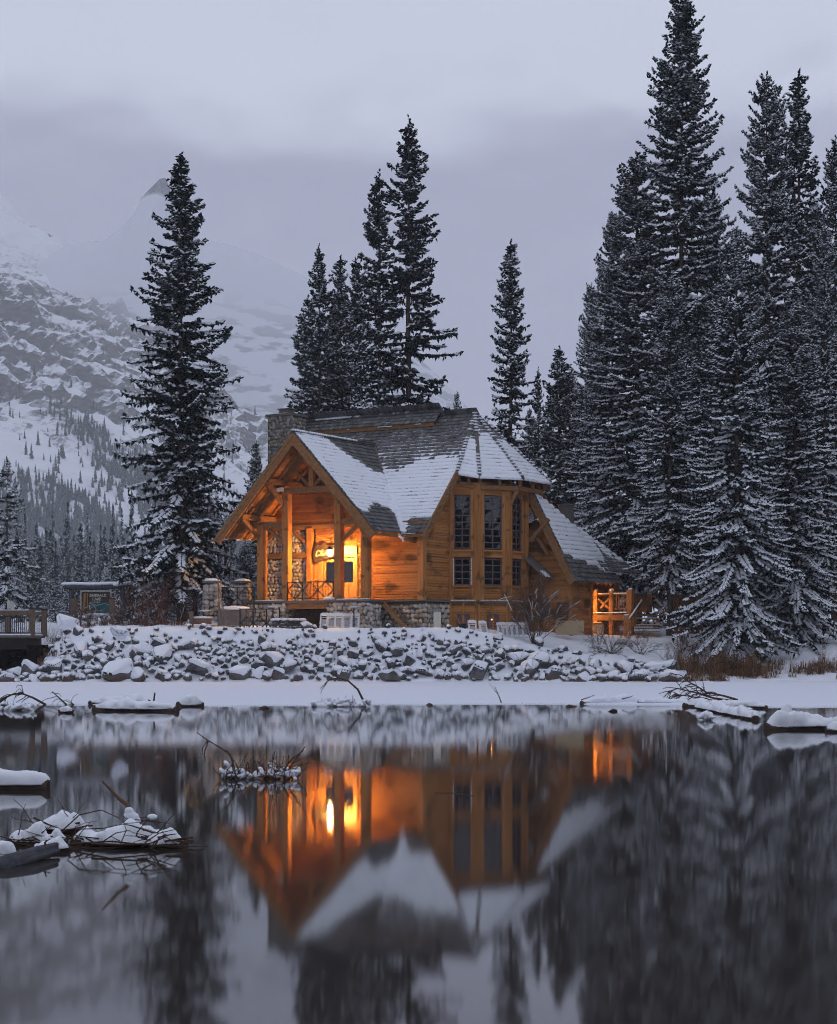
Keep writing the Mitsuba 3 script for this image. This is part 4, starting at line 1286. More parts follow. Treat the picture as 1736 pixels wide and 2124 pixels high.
bush('bare_shrub', 301, 1108, 98.0, 3.5, 1.25, 19, 'large bare shrub with snow-lined branches in front of the right wing', r0=.024, snowy=.3, sub=(8, 13))
bush('bare_shrub', 302, 1268, 97.6, 1.9, 1.7, 22, 'low dark tangled shrub on the snowy bank below the deck', r0=.018, sub=(5, 9), up=-.6)
bush('bare_shrub', 303, 1330, 98.6, 1.5, 1.5, 16, 'low dark tangled shrub at the foot of the spruce by the deck stairs', r0=.016, sub=(5, 8), up=-.4)
bush('bare_shrub', 304, 1240, 99.2, 1.3, 1.2, 10, 'small bare shrub in front of the lit deck lattice', r0=.014)
for q, (px, Y, h) in enumerate(((288, 104.5, 2.6), (318, 106, 3.0), (345, 104.8, 2.6), (372, 105.5, 2.4), (270, 107, 2.4), (398, 106.5, 2.2), (330, 103.6, 1.7), (250, 104.2, 1.5), (300, 103.4, 1.4))):
    bush('red_shrub', 320 + q, px, Y, h, .55, 16, 'reddish bare shrub in the thicket between the sign and the big solitary spruce', 'm_twig_red', 'reddish thicket beside the sign', r0=.014, snowy=.5, sub=(4, 7))
for q, (px, Y, h) in enumerate(((30, 108, 2.6), (60, 107, 2.8), (95, 106.5, 2.6), (120, 108, 2.4), (75, 104.5, 1.6), (100, 103.2, 1.2))):
    bush('red_shrub', 340 + q, px, Y, h, .6, 14, 'reddish bare shrub behind the footbridge railing', 'm_twig_red', 'reddish thicket behind the footbridge', r0=.014, snowy=.5, sub=(4, 7))
for q, (px, Y, h) in enumerate(((165, 102.6, 1.4), (185, 103, 1.0), (215, 102.5, .9))):
    bush('snowy_shrub', 350 + q, px, Y, h, .9, 14, 'small snow-laden shrub in front of the lodge sign', 'm_twig_red', 'snowy shrubs in front of the sign', r0=.016, snowy=.95, sub=(4, 7))
bush('bare_sapling', 360, 452, 111, 11.5, .10, 2, 'tall thin bare sapling between the solitary spruce and the lodge', 'm_twig', cat='tree', r0=.05, sub=(9, 13), up=1.5)
bush('bare_sapling', 361, 478, 113, 7.5, .16, 3, 'shorter thin bare sapling just left of the porch roof tip', 'm_twig', cat='tree', r0=.035, sub=(8, 12), up=1.2)


def grass(seed, spots_, n, h, per=34, wide=16):
    g = np.random.default_rng(seed)
    V, Fc = [], []
    for i in range(n // per):
        px, Y, s_ = spots_[g.integers(len(spots_))]
        cx, cy = (px + g.normal(0, wide) - 868) / F * Y, Y + g.normal(0, .55)
        hh, ta = h * s_ * g.uniform(.30, 1.15), g.uniform(0, 6.28)
        z = float(ground_z(cx, cy)) - .04
        for _ in range(per):
            x, y = cx + g.normal(0, .14), cy + g.normal(0, .14)
            L = hh * g.uniform(.45, 1.15)
            a = ta + g.normal(0, 1.3)
            d = np.array([math.cos(a), math.sin(a), 0]) * g.uniform(.1, .75) * L
            w = np.array([-math.sin(a), math.cos(a), 0]) * .011 * g.uniform(.6, 1.5)
            p0 = np.array([x, y, z])
            p1 = p0 + d * .35 + [0, 0, L * .65]
            p2 = p0 + d + [0, 0, L * g.uniform(.55, .95)]
            b = len(V)
            V += [p0 - w, p0 + w, p1 - w * .8, p1 + w * .8, p2]
            Fc += [[b, b + 1, b + 3], [b, b + 3, b + 2], [b + 2, b + 3, b + 4]]
    return np.array(V), np.array(Fc)


sp = [(px, 96.2 + .6 * (q % 3), 1.0) for q, px in enumerate(range(1438, 1575, 9))] * 2 + [(px, 94.9, .45) for px in range(1420, 1520, 14)] + [(px, 97 + .8 * (q % 3), .62) for q, px in enumerate(range(1580, 1740, 12))]
put('shore_grass', grass(401, sp, 4600, 1.45), 'm_grass')
tag('shore_grass', 'tan dry grass along the shore below the right-hand spruces', kind='stuff')
sp = [(px, 96.5 + .8 * (q % 3), .7) for q, px in enumerate(range(70, 120, 8))] + [(px, 102.5, .5) for px in range(90, 400, 16)]
put('bank_grass', grass(402, sp, 2400, 1.0), 'm_twig_red')
tag('bank_grass', 'brown dry grass and stems at the bridge end and under the sign', kind='stuff')
for q, (px, Y, h) in enumerate(((1395, 97.2, 1.1), (1420, 98.0, 1.3), (1445, 98.6, 1.3), (1412, 100.2, 1.2), (1470, 99.5, 1.2))):
    bush('red_shrub', 370 + q, px, Y, h, 1.1, 16, 'reddish-brown bare shrub at the right end of the stony bank', 'm_twig_red', 'brown shrubs at the right end of the bank', r0=.013, snowy=.35, sub=(5, 8))
# dark underwood beneath the right-hand stand
un = MB()
g = np.random.default_rng(55)
for q in range(46):
    px, Y = g.uniform(1400, 1790), g.uniform(101, 112)
    mb, _ = shrub(500 + q, ((px - 868) / F * Y, Y, float(ground_z((px - 868) / F * Y, Y))), g.uniform(.8, 2.0), 1.0, 7, lev=1, sub=(4, 7), r0=.012)
    un.add(*mb.get())
put('underwood', un, 'm_twig')
tag('underwood', 'dark bare brushwood under the right-hand spruces', kind='stuff')

# ------------------------------------------------------------------ things round the lodge
def pillar(name, px, Y, z0, z1, w, label, seed):
    k = numbered(name)
    x = (px - 868) / F * Y
    g = np.random.default_rng(seed)
    put(k + '__core', MB().box((x, Y, (z0 + z1) / 2), (w, w, z1 - z0)), 'm_mortar')
    for ax_, nn in ((np.array([1.0, 0, 0]), np.array([0, -1.0, 0])), (np.array([0, 1.0, 0]), np.array([1.0, 0, 0])), (np.array([0, -1.0, 0]), np.array([-1.0, 0, 0]))):
        z = z0 + .1
        while z < z1 - .05:
            for t in (-.33, 0, .33):
                s_ = g.uniform(.11, .16)
                p = np.array([x, Y, z + g.normal(0, .03)]) + nn * w / 2 + ax_ * (t * w + g.normal(0, .02)) + nn * .10 * (z1 - z) / (z1 - z0)
                put(numbered(k + '__stone'), MB().sphere(p, (s_ * 1.15, .12, s_), [ax_, nn, [0, 0, 1]], BALL1, np.array([1, .93, .85]) * g.uniform(.22, .46)), 'm_vcol', smooth=True, color=True)
            z += g.uniform(.19, .26)
    put(k + '__cap', MB().box((x, Y, z1 + .04), (w + .28, w + .28, .10)), 'm_greywood')
    put(k + '__snow', MB().sphere((x, Y, z1 + .08), (w * .66, w * .66, .17)), 'm_snow', smooth=True)
    tag(k, label, 'pillar')


pillar('stone_pillar', 440, 101.5, 3.6, 5.65, .72, 'stone gate pillar with a snow cap, the nearer left one of two beside the iron fence', 601)
pillar('stone_pillar', 503, 104.5, 3.6, 5.75, .72, 'stone gate pillar with a snow cap, the farther one close to the porch', 602)


def wpt(px, py, Y):
    return at(px, py, Y)


def iron_fence(name, pa, pb, Ya, Yb, zt, zb, n, label, low=False):
    A, B = ((pa - 868) / F * Ya, Ya), ((pb - 868) / F * Yb, Yb)
    k = numbered(name)
    A, B = np.array(A), np.array(B)
    for i in range(n + 1):
        p = A + (B - A) * i / n
        put(numbered(k + '__post'), MB().beam((*p, zb - .15), (*p, zt + .03), .07, .07), 'm_iron')
    rails = MB().beam((*A, zt), (*B, zt), .05, .04)
    if not low:
        rails.beam((*A, zb), (*B, zb), .05, .04)
    put(k + '__rail', rails, 'm_iron')
    for i in range(n):
        p, q = A + (B - A) * i / n, A + (B - A) * (i + 1) / n
        m = (p + q) / 2
        mb = MB()
        z0, z1 = (zb - .1, zb + (zt - zb) * .62) if low else (zb, zt)
        zm = (z0 + z1) / 2
        a, b = (p + (m - p) * .12, q + (m - q) * .12) if low else (p, q)
        for u, v in (((a, zm), (m, z1)), ((m, z1), (b, zm)), ((b, zm), (m, z0)), ((m, z0), (a, zm))):
            mb.beam((*u[0], u[1]), (*v[0], v[1]), .055, .055)
        mb.beam((*m, z0), (*m, zt), .025, .025)
        for t in (.32, .68):
            x = a + (b - a) * t
            mb.beam((*x, z0 + (z1 - z0) * .18), (*x, z0 + (z1 - z0) * .82), .022, .022)
            y1, y2 = a + (b - a) * (.5 - .5 * (1 - abs(2 * t - 1)) * 1.0), a + (b - a) * (.5 + .5 * (1 - abs(2 * t - 1)))
            mb.beam((*y1, z0 + (z1 - z0) * t), (*y2, z0 + (z1 - z0) * t), .022, .022)
        put(numbered(k + '__diamond_panel'), mb, 'm_iron')
    tag(k, label, 'fence')


iron_fence('iron_fence', 457, 527, 101.8, 101.8, 5.40, 4.32, 2, 'black iron fence with diamond panels between the stone pillars and the porch')
iron_fence('iron_fence', 498, 580, 98.2, 98.2, 4.10, 3.10, 3, 'low black iron fence with small diamonds in front of the porch stonework', low=True)
k = 'retaining_wall'
for r in range(4):
    put(numbered(k + '__plank'), MB().box(((484 - 868) / F * 101.0, 101.0, 3.15 + r * .27), (1.75, .12, .262)), 'm_greywood')
put(k + '__snow', MB().sphere(((487 - 868) / F * 101.2, 101.2, 4.22), (.85, .35, .14)), 'm_snow', smooth=True)
tag(k, 'grey plank retaining wall under the iron fence left of the porch', 'wall')
for pa, pb, ya, lab in ((452, 456, 1200, 'long grey pole leaning upright against the nearer stone pillar'), (451, 469, 1198, 'long grey pole leaning slanted beside the nearer stone pillar')):
    k = numbered('wooden_pole')
    put(k, MB().tube([at(pa, ya, 100.6), at(pb, 1296, 99.4)], [.035, .045], 7), 'm_greywood')
    tag(k, lab, 'pole')
k = 'low_plank_fence'
put(k + '__post', MB().box(at(397, 1287, 100.5), (.22, .22, 1.0)), 'm_oldwood')
put(k + '__plank', MB().box(at(418, 1289, 100.6), (1.1, .08, .28)), 'm_oldwood')
put(k + '__snow', MB().sphere(at(420, 1281, 100.8), (.55, .25, .09)), 'm_snow', smooth=True)
tag(k, 'low snowy wooden plank fence left of the nearer stone pillar', 'fence')


def cafe_table(px, py, Y, zg, r, label, legs=False):
    k = numbered('cafe_table')
    p = at(px, py, Y)
    put(k + '__top', MB().tube([p, p + [0, 0, .035]], [r, r], 28), 'm_tin', smooth=30)
    put(k + '__snow', MB().sphere(p + [0, 0, .03], (r * .82, r * .82, .045)), 'm_snow', smooth=True)
    if legs:
        mb = MB()
        for a in (0, 2.1, 4.2):
            d = np.array([math.cos(a), math.sin(a), 0])
            mb.tube([p + d * .28, p * [1, 1, 0] + d * .10 + [0, 0, (p[2] + zg) / 2], p * [1, 1, 0] + d * .30 + [0, 0, zg]], .018, 6)
        put(k + '__legs', mb, 'm_iron')
    else:
        put(k + '__pole', MB().tube([[p[0], p[1], zg - .2], p], [.035, .035], 8), 'm_iron', smooth=True)
    tag(k, label, 'table')


cafe_table(566, 1259.5, 98.0, 3.0, .40, 'round grey table on a single pole in front of the left porch pier')
cafe_table(734, 1260.5, 97.9, 3.0, .40, 'round grey table on a single pole in front of the right porch pier')
cafe_table(425, 1268, 100.8, 3.4, .42, 'round metal table with bent iron legs by the low plank fence', True)


def folded_chair(x, y, z, rot, lean, label, group=None):
    k = numbered('folding_chair')
    a, b = math.radians(rot), math.radians(lean)
    e = np.array([math.cos(a), math.sin(a), 0])
    n_ = np.array([-math.sin(a), math.cos(a), 0])
    u = np.array([0, 0, 1.0]) * math.cos(b) + n_ * math.sin(b)
    f_ = np.cross(e, u)
    ax_ = [e, u, f_]
    o = np.array([x, y, z])
    P = lambda s_, t, d: o + e * s_ + u * t + f_ * d
    for s_ in (-.21, .21):
        put(numbered(k + '__leg'), MB().box(P(s_, .46, 0), (.045, .96, .035), ax_), 'm_white')
        put(numbered(k + '__leg'), MB().box(P(s_ * .80, .34, .05), (.04, .68, .03), ax_), 'm_white')
    put(k + '__backrest', MB().box(P(0, .86, 0), (.40, .15, .03), ax_).box(P(0, .945, 0), (.30, .035, .03), ax_).box(P(0, .70, .0), (.40, .035, .025), ax_), 'm_white')
    put(k + '__seat', MB().box(P(0, .42, .03), (.30, .34, .03), ax_), 'm_seat')
    put(k + '__rung', MB().box(P(0, .10, 0), (.40, .035, .03), ax_).box(P(0, .16, .05), (.32, .03, .03), ax_), 'm_white')
    tag(k, label, 'chair', group)


for q, px in enumerate((671, 687, 702, 720, 736)):
    folded_chair((px - 868) / F * 98.1, 98.0 + .09 * (q % 2), 2.98, (-14, -4, -10, 4, -8)[q], (15, 19, 14, 20, 15)[q], 'white folding chair leaning with four others against the right porch pier', 'folded white chairs at the porch pier')
for q, px in enumerate((981, 1006)):
    folded_chair((px - 868) / F * 98.4, 98.4, 2.62, 10 + 14 * q, 18 + 6 * q, ('white folding chair left of two near the timber basement of the round end', 'tilted white folding chair right of two near the timber basement of the round end')[q])
for q, px in enumerate((1042, 1051, 1060, 1070, 1081, 1093)):
    folded_chair((px - 868) / F * 99.2, 99.2 + .05 * q, 2.50, 25, 16, 'white folding chair in the packed row behind the large bare shrub', 'packed row of white chairs')
# fire ring
k = 'fire_ring'
c = at(598, 1297, 97.6)
g = np.random.default_rng(91)
for r in range(3):
    for q in range(16):
        a = q * 2 * math.pi / 16 + .2 * (r % 2)
        p = c + np.array([math.cos(a) * .78, math.sin(a) * .55, -.15 + r * .18])
        v, f = rock(700 + q + 20 * r, 10, (.19, .13, .10))
        put(numbered(k + '__stone'), MB().add(v + p, f), 'm_rock', smooth=30)
for q in range(14):
    a = q * 2 * math.pi / 14
    put(numbered(k + '__snow'), MB().sphere(c + np.array([math.cos(a) * .78, math.sin(a) * .55, .30]), (.19, .14, .075)), 'm_snow', smooth=True)
tag(k, 'snow-dusted round stone fire ring in front of the porch lattice', 'fire pit')
# tools and boards by the foundation
for q, (pa, pb) in enumerate(((944, 955), (957, 962))):
    k = numbered('shovel')
    put(k + '__handle', MB().tube([at(pa, 1272, 99.0), at(pb, 1296, 98.4)], .025, 6), 'm_timber')
    put(k + '__blade', MB().box(at(pb + 1, 1299, 98.3), (.22, .05, .28)), 'm_iron')
    tag(k, ('leaning shovel left of two at the stone foundation corner', 'leaning shovel right of two at the stone foundation corner')[q], 'shovel')
k = 'white_board'
put(k, MB().box(at(907, 1287, 98.8), (.40, .04, .95), [[1, 0, 0], [0, .96, .26], [0, -.26, .96]]), 'm_signpale')
tag(k, 'narrow pale board leaning against the stone foundation corner', 'board')
put('tan_panel', MB().box(at(1182, 1302, 102.6), (1.6, .05, .80), [[.98, -.19, 0], [.19, .97, .12], [0, -.12, .99]]), bsdf('m_tanpanel', diffuse((.42, .32, .20))) or 'm_tanpanel')
tag('tan_panel', 'tan sheet of plywood leaning against the right wing under its window', 'panel')
k = 'tub_planter'
p = W((10.62, 15.3, 0))
p = np.array([p[0], p[1], 2.62])
put(k, MB().tube([p, p + [0, 0, .12], p + [0, 0, .55], p + [0, 0, .85], p + [0, 0, .95]], [.50, .56, .62, .58, .40], 22), 'm_cream', smooth=40)
put(k + '__rim', MB().tube([p + [0, 0, .80], p + [0, 0, .87]], [.62, .61], 22), 'm_timber', smooth=30)
tag(k, 'brightly lit rounded tub at the wing corner under the deck', 'planter')
# satellite dish and small fixtures on the lodge (each can be lifted off)
k = 'satellite_dish'
p = W((8.42, 11.2, 9.62))
a = np.linspace(0, 2 * math.pi, 25)[:-1]
nrm = unit(np.array([.62, -.75, .22]))
ex_ = unit(np.cross([0, 0, 1.0], nrm))
ey_ = np.cross(nrm, ex_)
V = [p]
for rr, dd in ((.17, .01), (.30, .035), (.42, .08)):
    V += [p + ex_ * math.cos(t) * rr + ey_ * math.sin(t) * rr * 1.08 + nrm * dd for t in a]
V = np.array(V)
Fc = [[0, 1 + i, 1 + (i + 1) % 24] for i in range(24)]
for r in range(2):
    for i in range(24):
        A_, B_ = 1 + r * 24 + i, 1 + r * 24 + (i + 1) % 24
        Fc += [[A_, A_ + 24, B_ + 24], [A_, B_ + 24, B_]]
put(k + '__reflector', MB().add(np.vstack([V, V - nrm * .02]), np.vstack([Fc, np.array(Fc)[:, ::-1] + len(V)])), 'm_white', smooth=True)
put(k + '__arm', MB().tube([p - ey_ * .42, p - ey_ * .40 + nrm * .75], .018, 6).sphere(p - ey_ * .45 + nrm * .78, (.07, .07, .07)), 'm_white')
put(k + '__mount', MB().tube([p - nrm * .02, p - nrm * .3 + [.1, .35, -.1]], .04, 6), 'm_tin')
tag(k, 'white satellite dish on the wall behind the round glazed end', 'satellite dish')
for q, (u, v, z, lab) in enumerate(((-1.9, 1.35, 10.85, 'white floodlight on the left end of the porch collar beam'), (3.85, 1.35, 8.65, 'white floodlight at the top of the rightmost porch post'))):
    k = numbered('floodlight')
    p = W((u, v, z))
    put(k + '__body', MB().box(p, (.34, .26, .20), [[.9, -.4, .1], [.4, .9, 0], [-.1, .04, .99]]).box(p + [-.12, -.16, -.03], (.14, .06, .16)), 'm_white')
    put(k + '__arm', MB().beam(p, W((u, v + .3, z + .05)), .05, .05), 'm_tin')
    tag(k, lab, 'floodlight')
k = 'security_camera'
p = W((5.45, 2.55, 7.95))
put(k + '__body', MB().beam(p, p + np.array([-.22, -.16, .16]), .10, .10).box(p + [0, 0, -.10], (.07, .07, .18)), 'm_white')
put(k + '__bracket', MB().beam(p + [.02, .02, .02], W((5.45, 2.8, 8.15)), .05, .05), 'm_white')
tag(k, 'white security camera under the eave beside the roof valley', 'camera')
k = 'basement_lamp'
p = W((BW[1][0] + .50, BW[1][1] + .72, 3.62))
put(k + '__bulb', MB().sphere(p, .035, None, BALL1), 'm_white', emitter={'type': 'area', 'radiance': {'type': 'rgb', 'value': [5, 2.2, .5]}})
put(k + '__socket', MB().beam(p + [0, .06, .05], p + [0, .2, .05], .05, .05), 'm_iron')
tag(k, 'tiny warm lamp low on the timber basement of the round end', 'lamp')

# ------------------------------------------------------------------ deck, stairs, ladder
k = 'deck'
DV, DZ0, DZ1, DG = 15.4, 4.06, 5.42, 2.5
for u in (10.7, 11.7, 12.9):
    hput(k + '__post', MB().box((u, DV, (DG + DZ1) / 2), (.24 if u < 12 else .32, .24 if u < 12 else .32, DZ1 - DG)), 'm_post')
    hput(k + '__post_snow', MB().sphere((u, DV, DZ1), (.14, .14, .10)), 'm_snow', smooth=True)
hput(k + '__rail', MB().beam((10.0, DV, 5.16), (12.9, DV, 5.16), .16, .07), 'm_timber')
hput(k + '__rail', MB().beam((10.0, DV, 4.98), (10.7, DV, 4.98), .08, .10), 'm_timber')
hput(k + '__rail_snow', MB().beam((10.0, DV, 5.22), (12.8, DV, 5.22), .15, .05), 'm_snow')
hput(k + '__rail', MB().beam((11.7, DV, 4.30), (12.9, DV, 4.30), .08, .07), 'm_timber')
for u in np.arange(11.85, 12.8, .16):
    hput(k + '__baluster', MB().box((u, DV, 4.72), (.06, .05, .85)), 'm_timber')
for u in np.arange(12.9, 12.95, 1):
    for v in np.arange(DV + .2, 18.4, .17):
        hput(k + '__baluster', MB().box((u, v, 4.66), (.05, .07, 1.0)), 'm_timber')
hput(k + '__rail', MB().beam((12.9, DV, 5.18), (12.9, 18.6, 5.18), .14, .07), 'm_timber')
for p0, p1 in (((10.1, DV, 4.9), (10.7, DV, 4.25)), ((10.8, DV, 4.95), (11.65, DV, 4.25)), ((11.62, DV + .05, 4.98), (10.95, DV + .05, 4.35))):
    hput(k + '__brace', MB().beam(p0, p1, .10, .14), 'm_timber')
hput(k + '__floor', MB().box((11.2, 17.0, DZ0 - .05), (3.6, 3.3, .10)), 'm_greywood')
hput(k + '__floor_snow', MB().box((11.4, DV - .06, DZ0 + .04), (2.7, .3, .07)), 'm_snow')
hput(k + '__joist', MB().box((11.4, DV - .08, DZ0 - .26), (2.9, .10, .32)), 'm_timber')
for q in np.arange(-1.6, 1.7, .17):
    for s_ in (-1, 1):
        ln = shapely.LineString([(11.6 + q - .9 * s_, DG), (11.6 + q + .9 * s_, DG + 1.8)]).intersection(shapely.box(10.8, DG, 12.8, DZ0 - .42))
        if ln.length > .12:
            cc = list(ln.coords)
            hput(k + '__lattice_slat', MB().beam((cc[0][0], DV + .10 + .02 * s_, cc[0][1]), (cc[1][0], DV + .10 + .02 * s_, cc[1][1]), .018, .055, (0, 1, 0)), 'm_timber')
tag(k, 'timber deck with railing and lattice skirt at the right end of the lodge', 'deck')
k = 'deck_stairs'
for q in range(7):
    z = 3.92 - q * .19
    p = at(1343, 0, 106.6 - q * .28)
    put(numbered(k + '__tread'), MB().box((p[0], 106.6 - q * .28, z), (1.45, .30, .06)), 'm_timber')
    put(numbered(k + '__tread_snow'), MB().box((p[0], 106.5 - q * .28, z + .045), (1.35, .12, .03)), 'm_snow') if q % 2 else None
for pa, pb, za, zb in ((1331, 1304, 1246, 1286),):
    A, B = at(pa, za, 107.0), at(pb, zb, 104.8)
    put(numbered(k + '__hand_rail'), MB().beam(A, B, .10, .07), 'm_timber')
    put(numbered(k + '__hand_rail_snow'), MB().beam(A + [0, 0, .05], B + [0, 0, .05], .09, .03), 'm_snow')
    for t in np.linspace(.08, .92, 9):
        p = A + (B - A) * t
        put(numbered(k + '__baluster'), MB().box(p - [0, 0, .45], (.05, .05, .85)), 'm_timber')
p = at(1299, 1298, 104.8)
put(k + '__newel_post', MB().box(p, (.27, .27, 1.2)), 'm_post')
put(k + '__newel_snow', MB().sphere(p + [0, 0, .6], (.14, .14, .08)), 'm_snow', smooth=True)
A, B = at(1391, 1244, 107.0), at(1375, 1264, 105.8)
put(numbered(k + '__hand_rail'), MB().beam(A, B, .10, .08), 'm_timber')
put(numbered(k + '__hand_rail_snow'), MB().beam(A + [0, 0, .05], B + [0, 0, .05], .09, .03), 'm_snow')
for t in np.linspace(.05, .95, 4):
    put(numbered(k + '__baluster'), MB().box(A + (B - A) * t - [0, 0, .45], (.05, .05, .85)), 'm_timber')
tag(k, 'open wooden stairs with railing leading up to the deck beside the bare trunk', 'stairs')
k = 'upper_deck'
for q in range(18):
    px = 1391 + q * 3.6
    put(numbered(k + '__board'), MB().box(at(px, 1252, 108.2 + .03 * q), (.092, .03, 1.0)), 'm_timber')
put(k + '__rail', MB().box(at(1421, 1236, 108.3), (1.95, .10, .07)), 'm_timber')
put(k + '__joist', MB().box(at(1424, 1278, 108.0), (2.0, .12, .34)), 'm_greywood')
put(k + '__snow', MB().box(at(1424, 1271, 108.0), (1.9, .3, .07)), 'm_snow')
for px in (1395, 1455):
    put(numbered(k + '__post'), MB().box(at(px, 1285, 108.6), (.2, .2, 1.6)), 'm_timber')
tag(k, 'farther deck with a close-boarded railing behind the bare trunk', 'deck')
for q, (px, py) in enumerate(((1357, 1216), (1441, 1205))):
    k = numbered('string_lamp')
    p = at(px, py, 109.5)
    put(k + '__bulb', MB().sphere(p, .05, None, BALL1), 'm_white', emitter={'type': 'area', 'radiance': {'type': 'rgb', 'value': [6, 2.5, .5]}})
    put(k + '__pole', MB().tube([p + [0, .08, .1], [p[0], p[1] + .08, 3.2]], .03, 6), 'm_iron')
    tag(k, ('small orange lamp glinting just left of the bare trunk top', 'small orange lamp glinting between the boughs right of the bare trunk')[q], 'lamp')
k = 'wooden_ladder'
A, B = at(1394, 1312, 103.2), at(1504, 1317, 102.6)
for d in (0, .55):
    put(numbered(k + '__rail'), MB().beam(A + [0, d, .05 + .25 * d], B + [0, d, .05 + .25 * d], .10, .13), 'm_redwood' if 'm_redwood' in scene else (bsdf('m_redwood', diffuse((.12, .05, .03))) or 'm_redwood'))
for t in np.linspace(.04, .96, 10):
    p = A + (B - A) * t
    put(numbered(k + '__rung'), MB().beam(p + [0, 0, .08], p + [0, .55, .20], .05, .05), 'm_snow')
tag(k, 'reddish wooden ladder lying on the snow right of the bare trunk', 'ladder')

# ------------------------------------------------------------------ sign and bridge on the left
k = 'lodge_sign'
SY = 106.0
put(k + '__board', MB().box(at(199, 1250, SY), (1.66, .07, 1.30)), 'm_sign')
c = at(199, 1250, SY - .045)
put(k + '__frame', MB().box(c + [0, 0, .67], (1.80, .05, .06)).box(c + [.87, 0, 0], (.06, .05, 1.30)).box(c + [-.87, 0, .1], (.05, .05, 1.1)), 'm_signpale')
tl = Polygon([(-.40, -.58), (.82, -.58), (.82, .02), (.55, .03), (.3, .0), (.05, -.06), (-.2, -.02), (-.40, -.03)])
m = trimesh.creation.extrude_polygon(tl, .012, engine='earcut')
v = np.array(m.vertices)
put(k + '__lake_panel', MB().add(c + np.stack([v[:, 0], -.0 - v[:, 2], v[:, 1]], 1), m.faces[:, ::-1]), 'm_teal')
isl = Polygon([(-.38, -.44), (-.2, -.34), (-.05, -.28), (.2, -.30), (.33, -.36), (.30, -.44), (.05, -.42), (-.15, -.50)])
m = trimesh.creation.extrude_polygon(isl, .012, engine='earcut')
v = np.array(m.vertices)
put(k + '__island', MB().add(c + np.stack([v[:, 0], -.015 - v[:, 2], v[:, 1]], 1), m.faces[:, ::-1]), 'm_sign')
for pts in ([(-.38, -.05), (-.1, -.10), (.05, -.17), (.2, -.10), (.5, -.06), (.75, -.12)], [(-.38, -.2), (-.25, -.3), (-.1, -.17), (-.3, -.12)], [(-.2, -.50), (0, -.46), (.3, -.47), (.5, -.35)]):
    put(numbered(k + '__contour_line'), MB().tube([c + [x, -.02, z] for x, z in pts], .012, 5), 'm_signpale')
put(k + '__trunk_motif', MB().beam(c + [-.62, -.02, .55], c + [-.72, -.02, -.5], .02, .14, (1, 0, 0)).beam(c + [-.48, -.02, .55], c + [-.50, -.02, -.4], .02, .06, (1, 0, 0)), 'm_goldpaint')
for txt, h, zz, xx, st in (('EMERALD', .155, .34, -.37, .98), ('LAKE', .155, .13, -.20, .98), ('L O D G E', .085, -.02, -.36, 1.15)):
    put(numbered(k + '__lettering'), lettering(txt, h, c + [xx, -.03, zz], (1, 0, 0), (0, 0, 1), .012, bold=True, stretch=st), 'm_signpale')
put(k + '__sill_snow', MB().sphere(c + [.1, -.05, -.68], (.75, .16, .07)), 'm_snow', smooth=True)
for px, py0 in ((148, 1216), (254, 1214)):
    a, b = at(px, py0, SY + .4), at(px, 1285, SY + .4)
    put(numbered(k + '__log_post'), MB().tube([b, (a + b) / 2 + [.02, 0, 0], a], [.17, .15, .14], 10), 'm_greylog' if 'm_greylog' in scene else (bsdf('m_greylog', {'type': 'diffuse', 'reflectance': mikit.proc(lambda p, n, uv: mikit.mix((.05, .05, .06), (.13, .13, .145), mikit.fbm(p.x * 12, p.y * 12, p.z * 3, 3)))}) or 'm_greylog'), smooth=True)
a, b = at(133, 1217, SY + .2), at(249, 1216, SY + .2)
put(k + '__ridge_log', MB().tube([a, (a + b) / 2 + [0, 0, -.03], b], [.17, .18, .19], 10), 'm_greylog', smooth=True)
put(k + '__cross_log', MB().tube([at(236, 1217, SY - .3), at(270, 1212, SY + 2.4)], [.14, .14], 9), 'm_greylog', smooth=True)
SN_ = MB()
for t in np.linspace(0, 1, 24):
    SN_.sphere(a + (b - a) * t + [0, 0, .15 + .015 * math.sin(9 * t)], (.20, .24, .11))
for t in np.linspace(0, 1, 12):
    SN_.sphere(at(240, 1213, SY - .2) * (1 - t) + at(271, 1209, SY + 2.2) * t, (.18, .2, .10))
put(k + '__snow', SN_, 'm_snow', smooth=True)
tag(k, 'brown and teal painted lodge sign hanging in a snow-topped log frame', 'sign')
for q, (px, p0, p1) in enumerate(((154, 1241, 1279), (232, 1242, 1292))):
    k = numbered('wooden_bollard')
    a, b = at(px, p0, 103.4), at(px, p1, 103.4)
    put(k + '__post', MB().box((a + b) / 2 - [0, 0, .1], (.27, .27, a[2] - b[2] + .2)), 'm_oldwood')
    put(k + '__cap', MB().box(a + [0, 0, .03], (.32, .32, .06)), 'm_iron')
    tag(k, ('square wooden post with dark cap at the left foot of the lodge sign', 'square wooden post with dark cap at the right foot of the lodge sign')[q], 'post')
for q, (px, py, r) in enumerate(((133, 1283, .75), (245, 1280, .45))):
    k = numbered('snowy_rock')
    v, f = rock(801 + q, 14, (r, r * .7, r * .62))
    p = at(px, py, 103.8)
    put(k, MB().add(v + p, f), 'm_rock', smooth=28)
    put(k + '__snow_cap', MB().add(*snow_on(v + p, f, .10, 5, edge=.2)), 'm_snow', smooth=True)
    tag(k, ('rounded snow-capped rock left of the lodge sign', 'snow-capped rock right of the lodge sign')[q], 'rock')
k = 'footbridge'
BX0, BX1 = -30.0, at(67, 0, 100)[0]
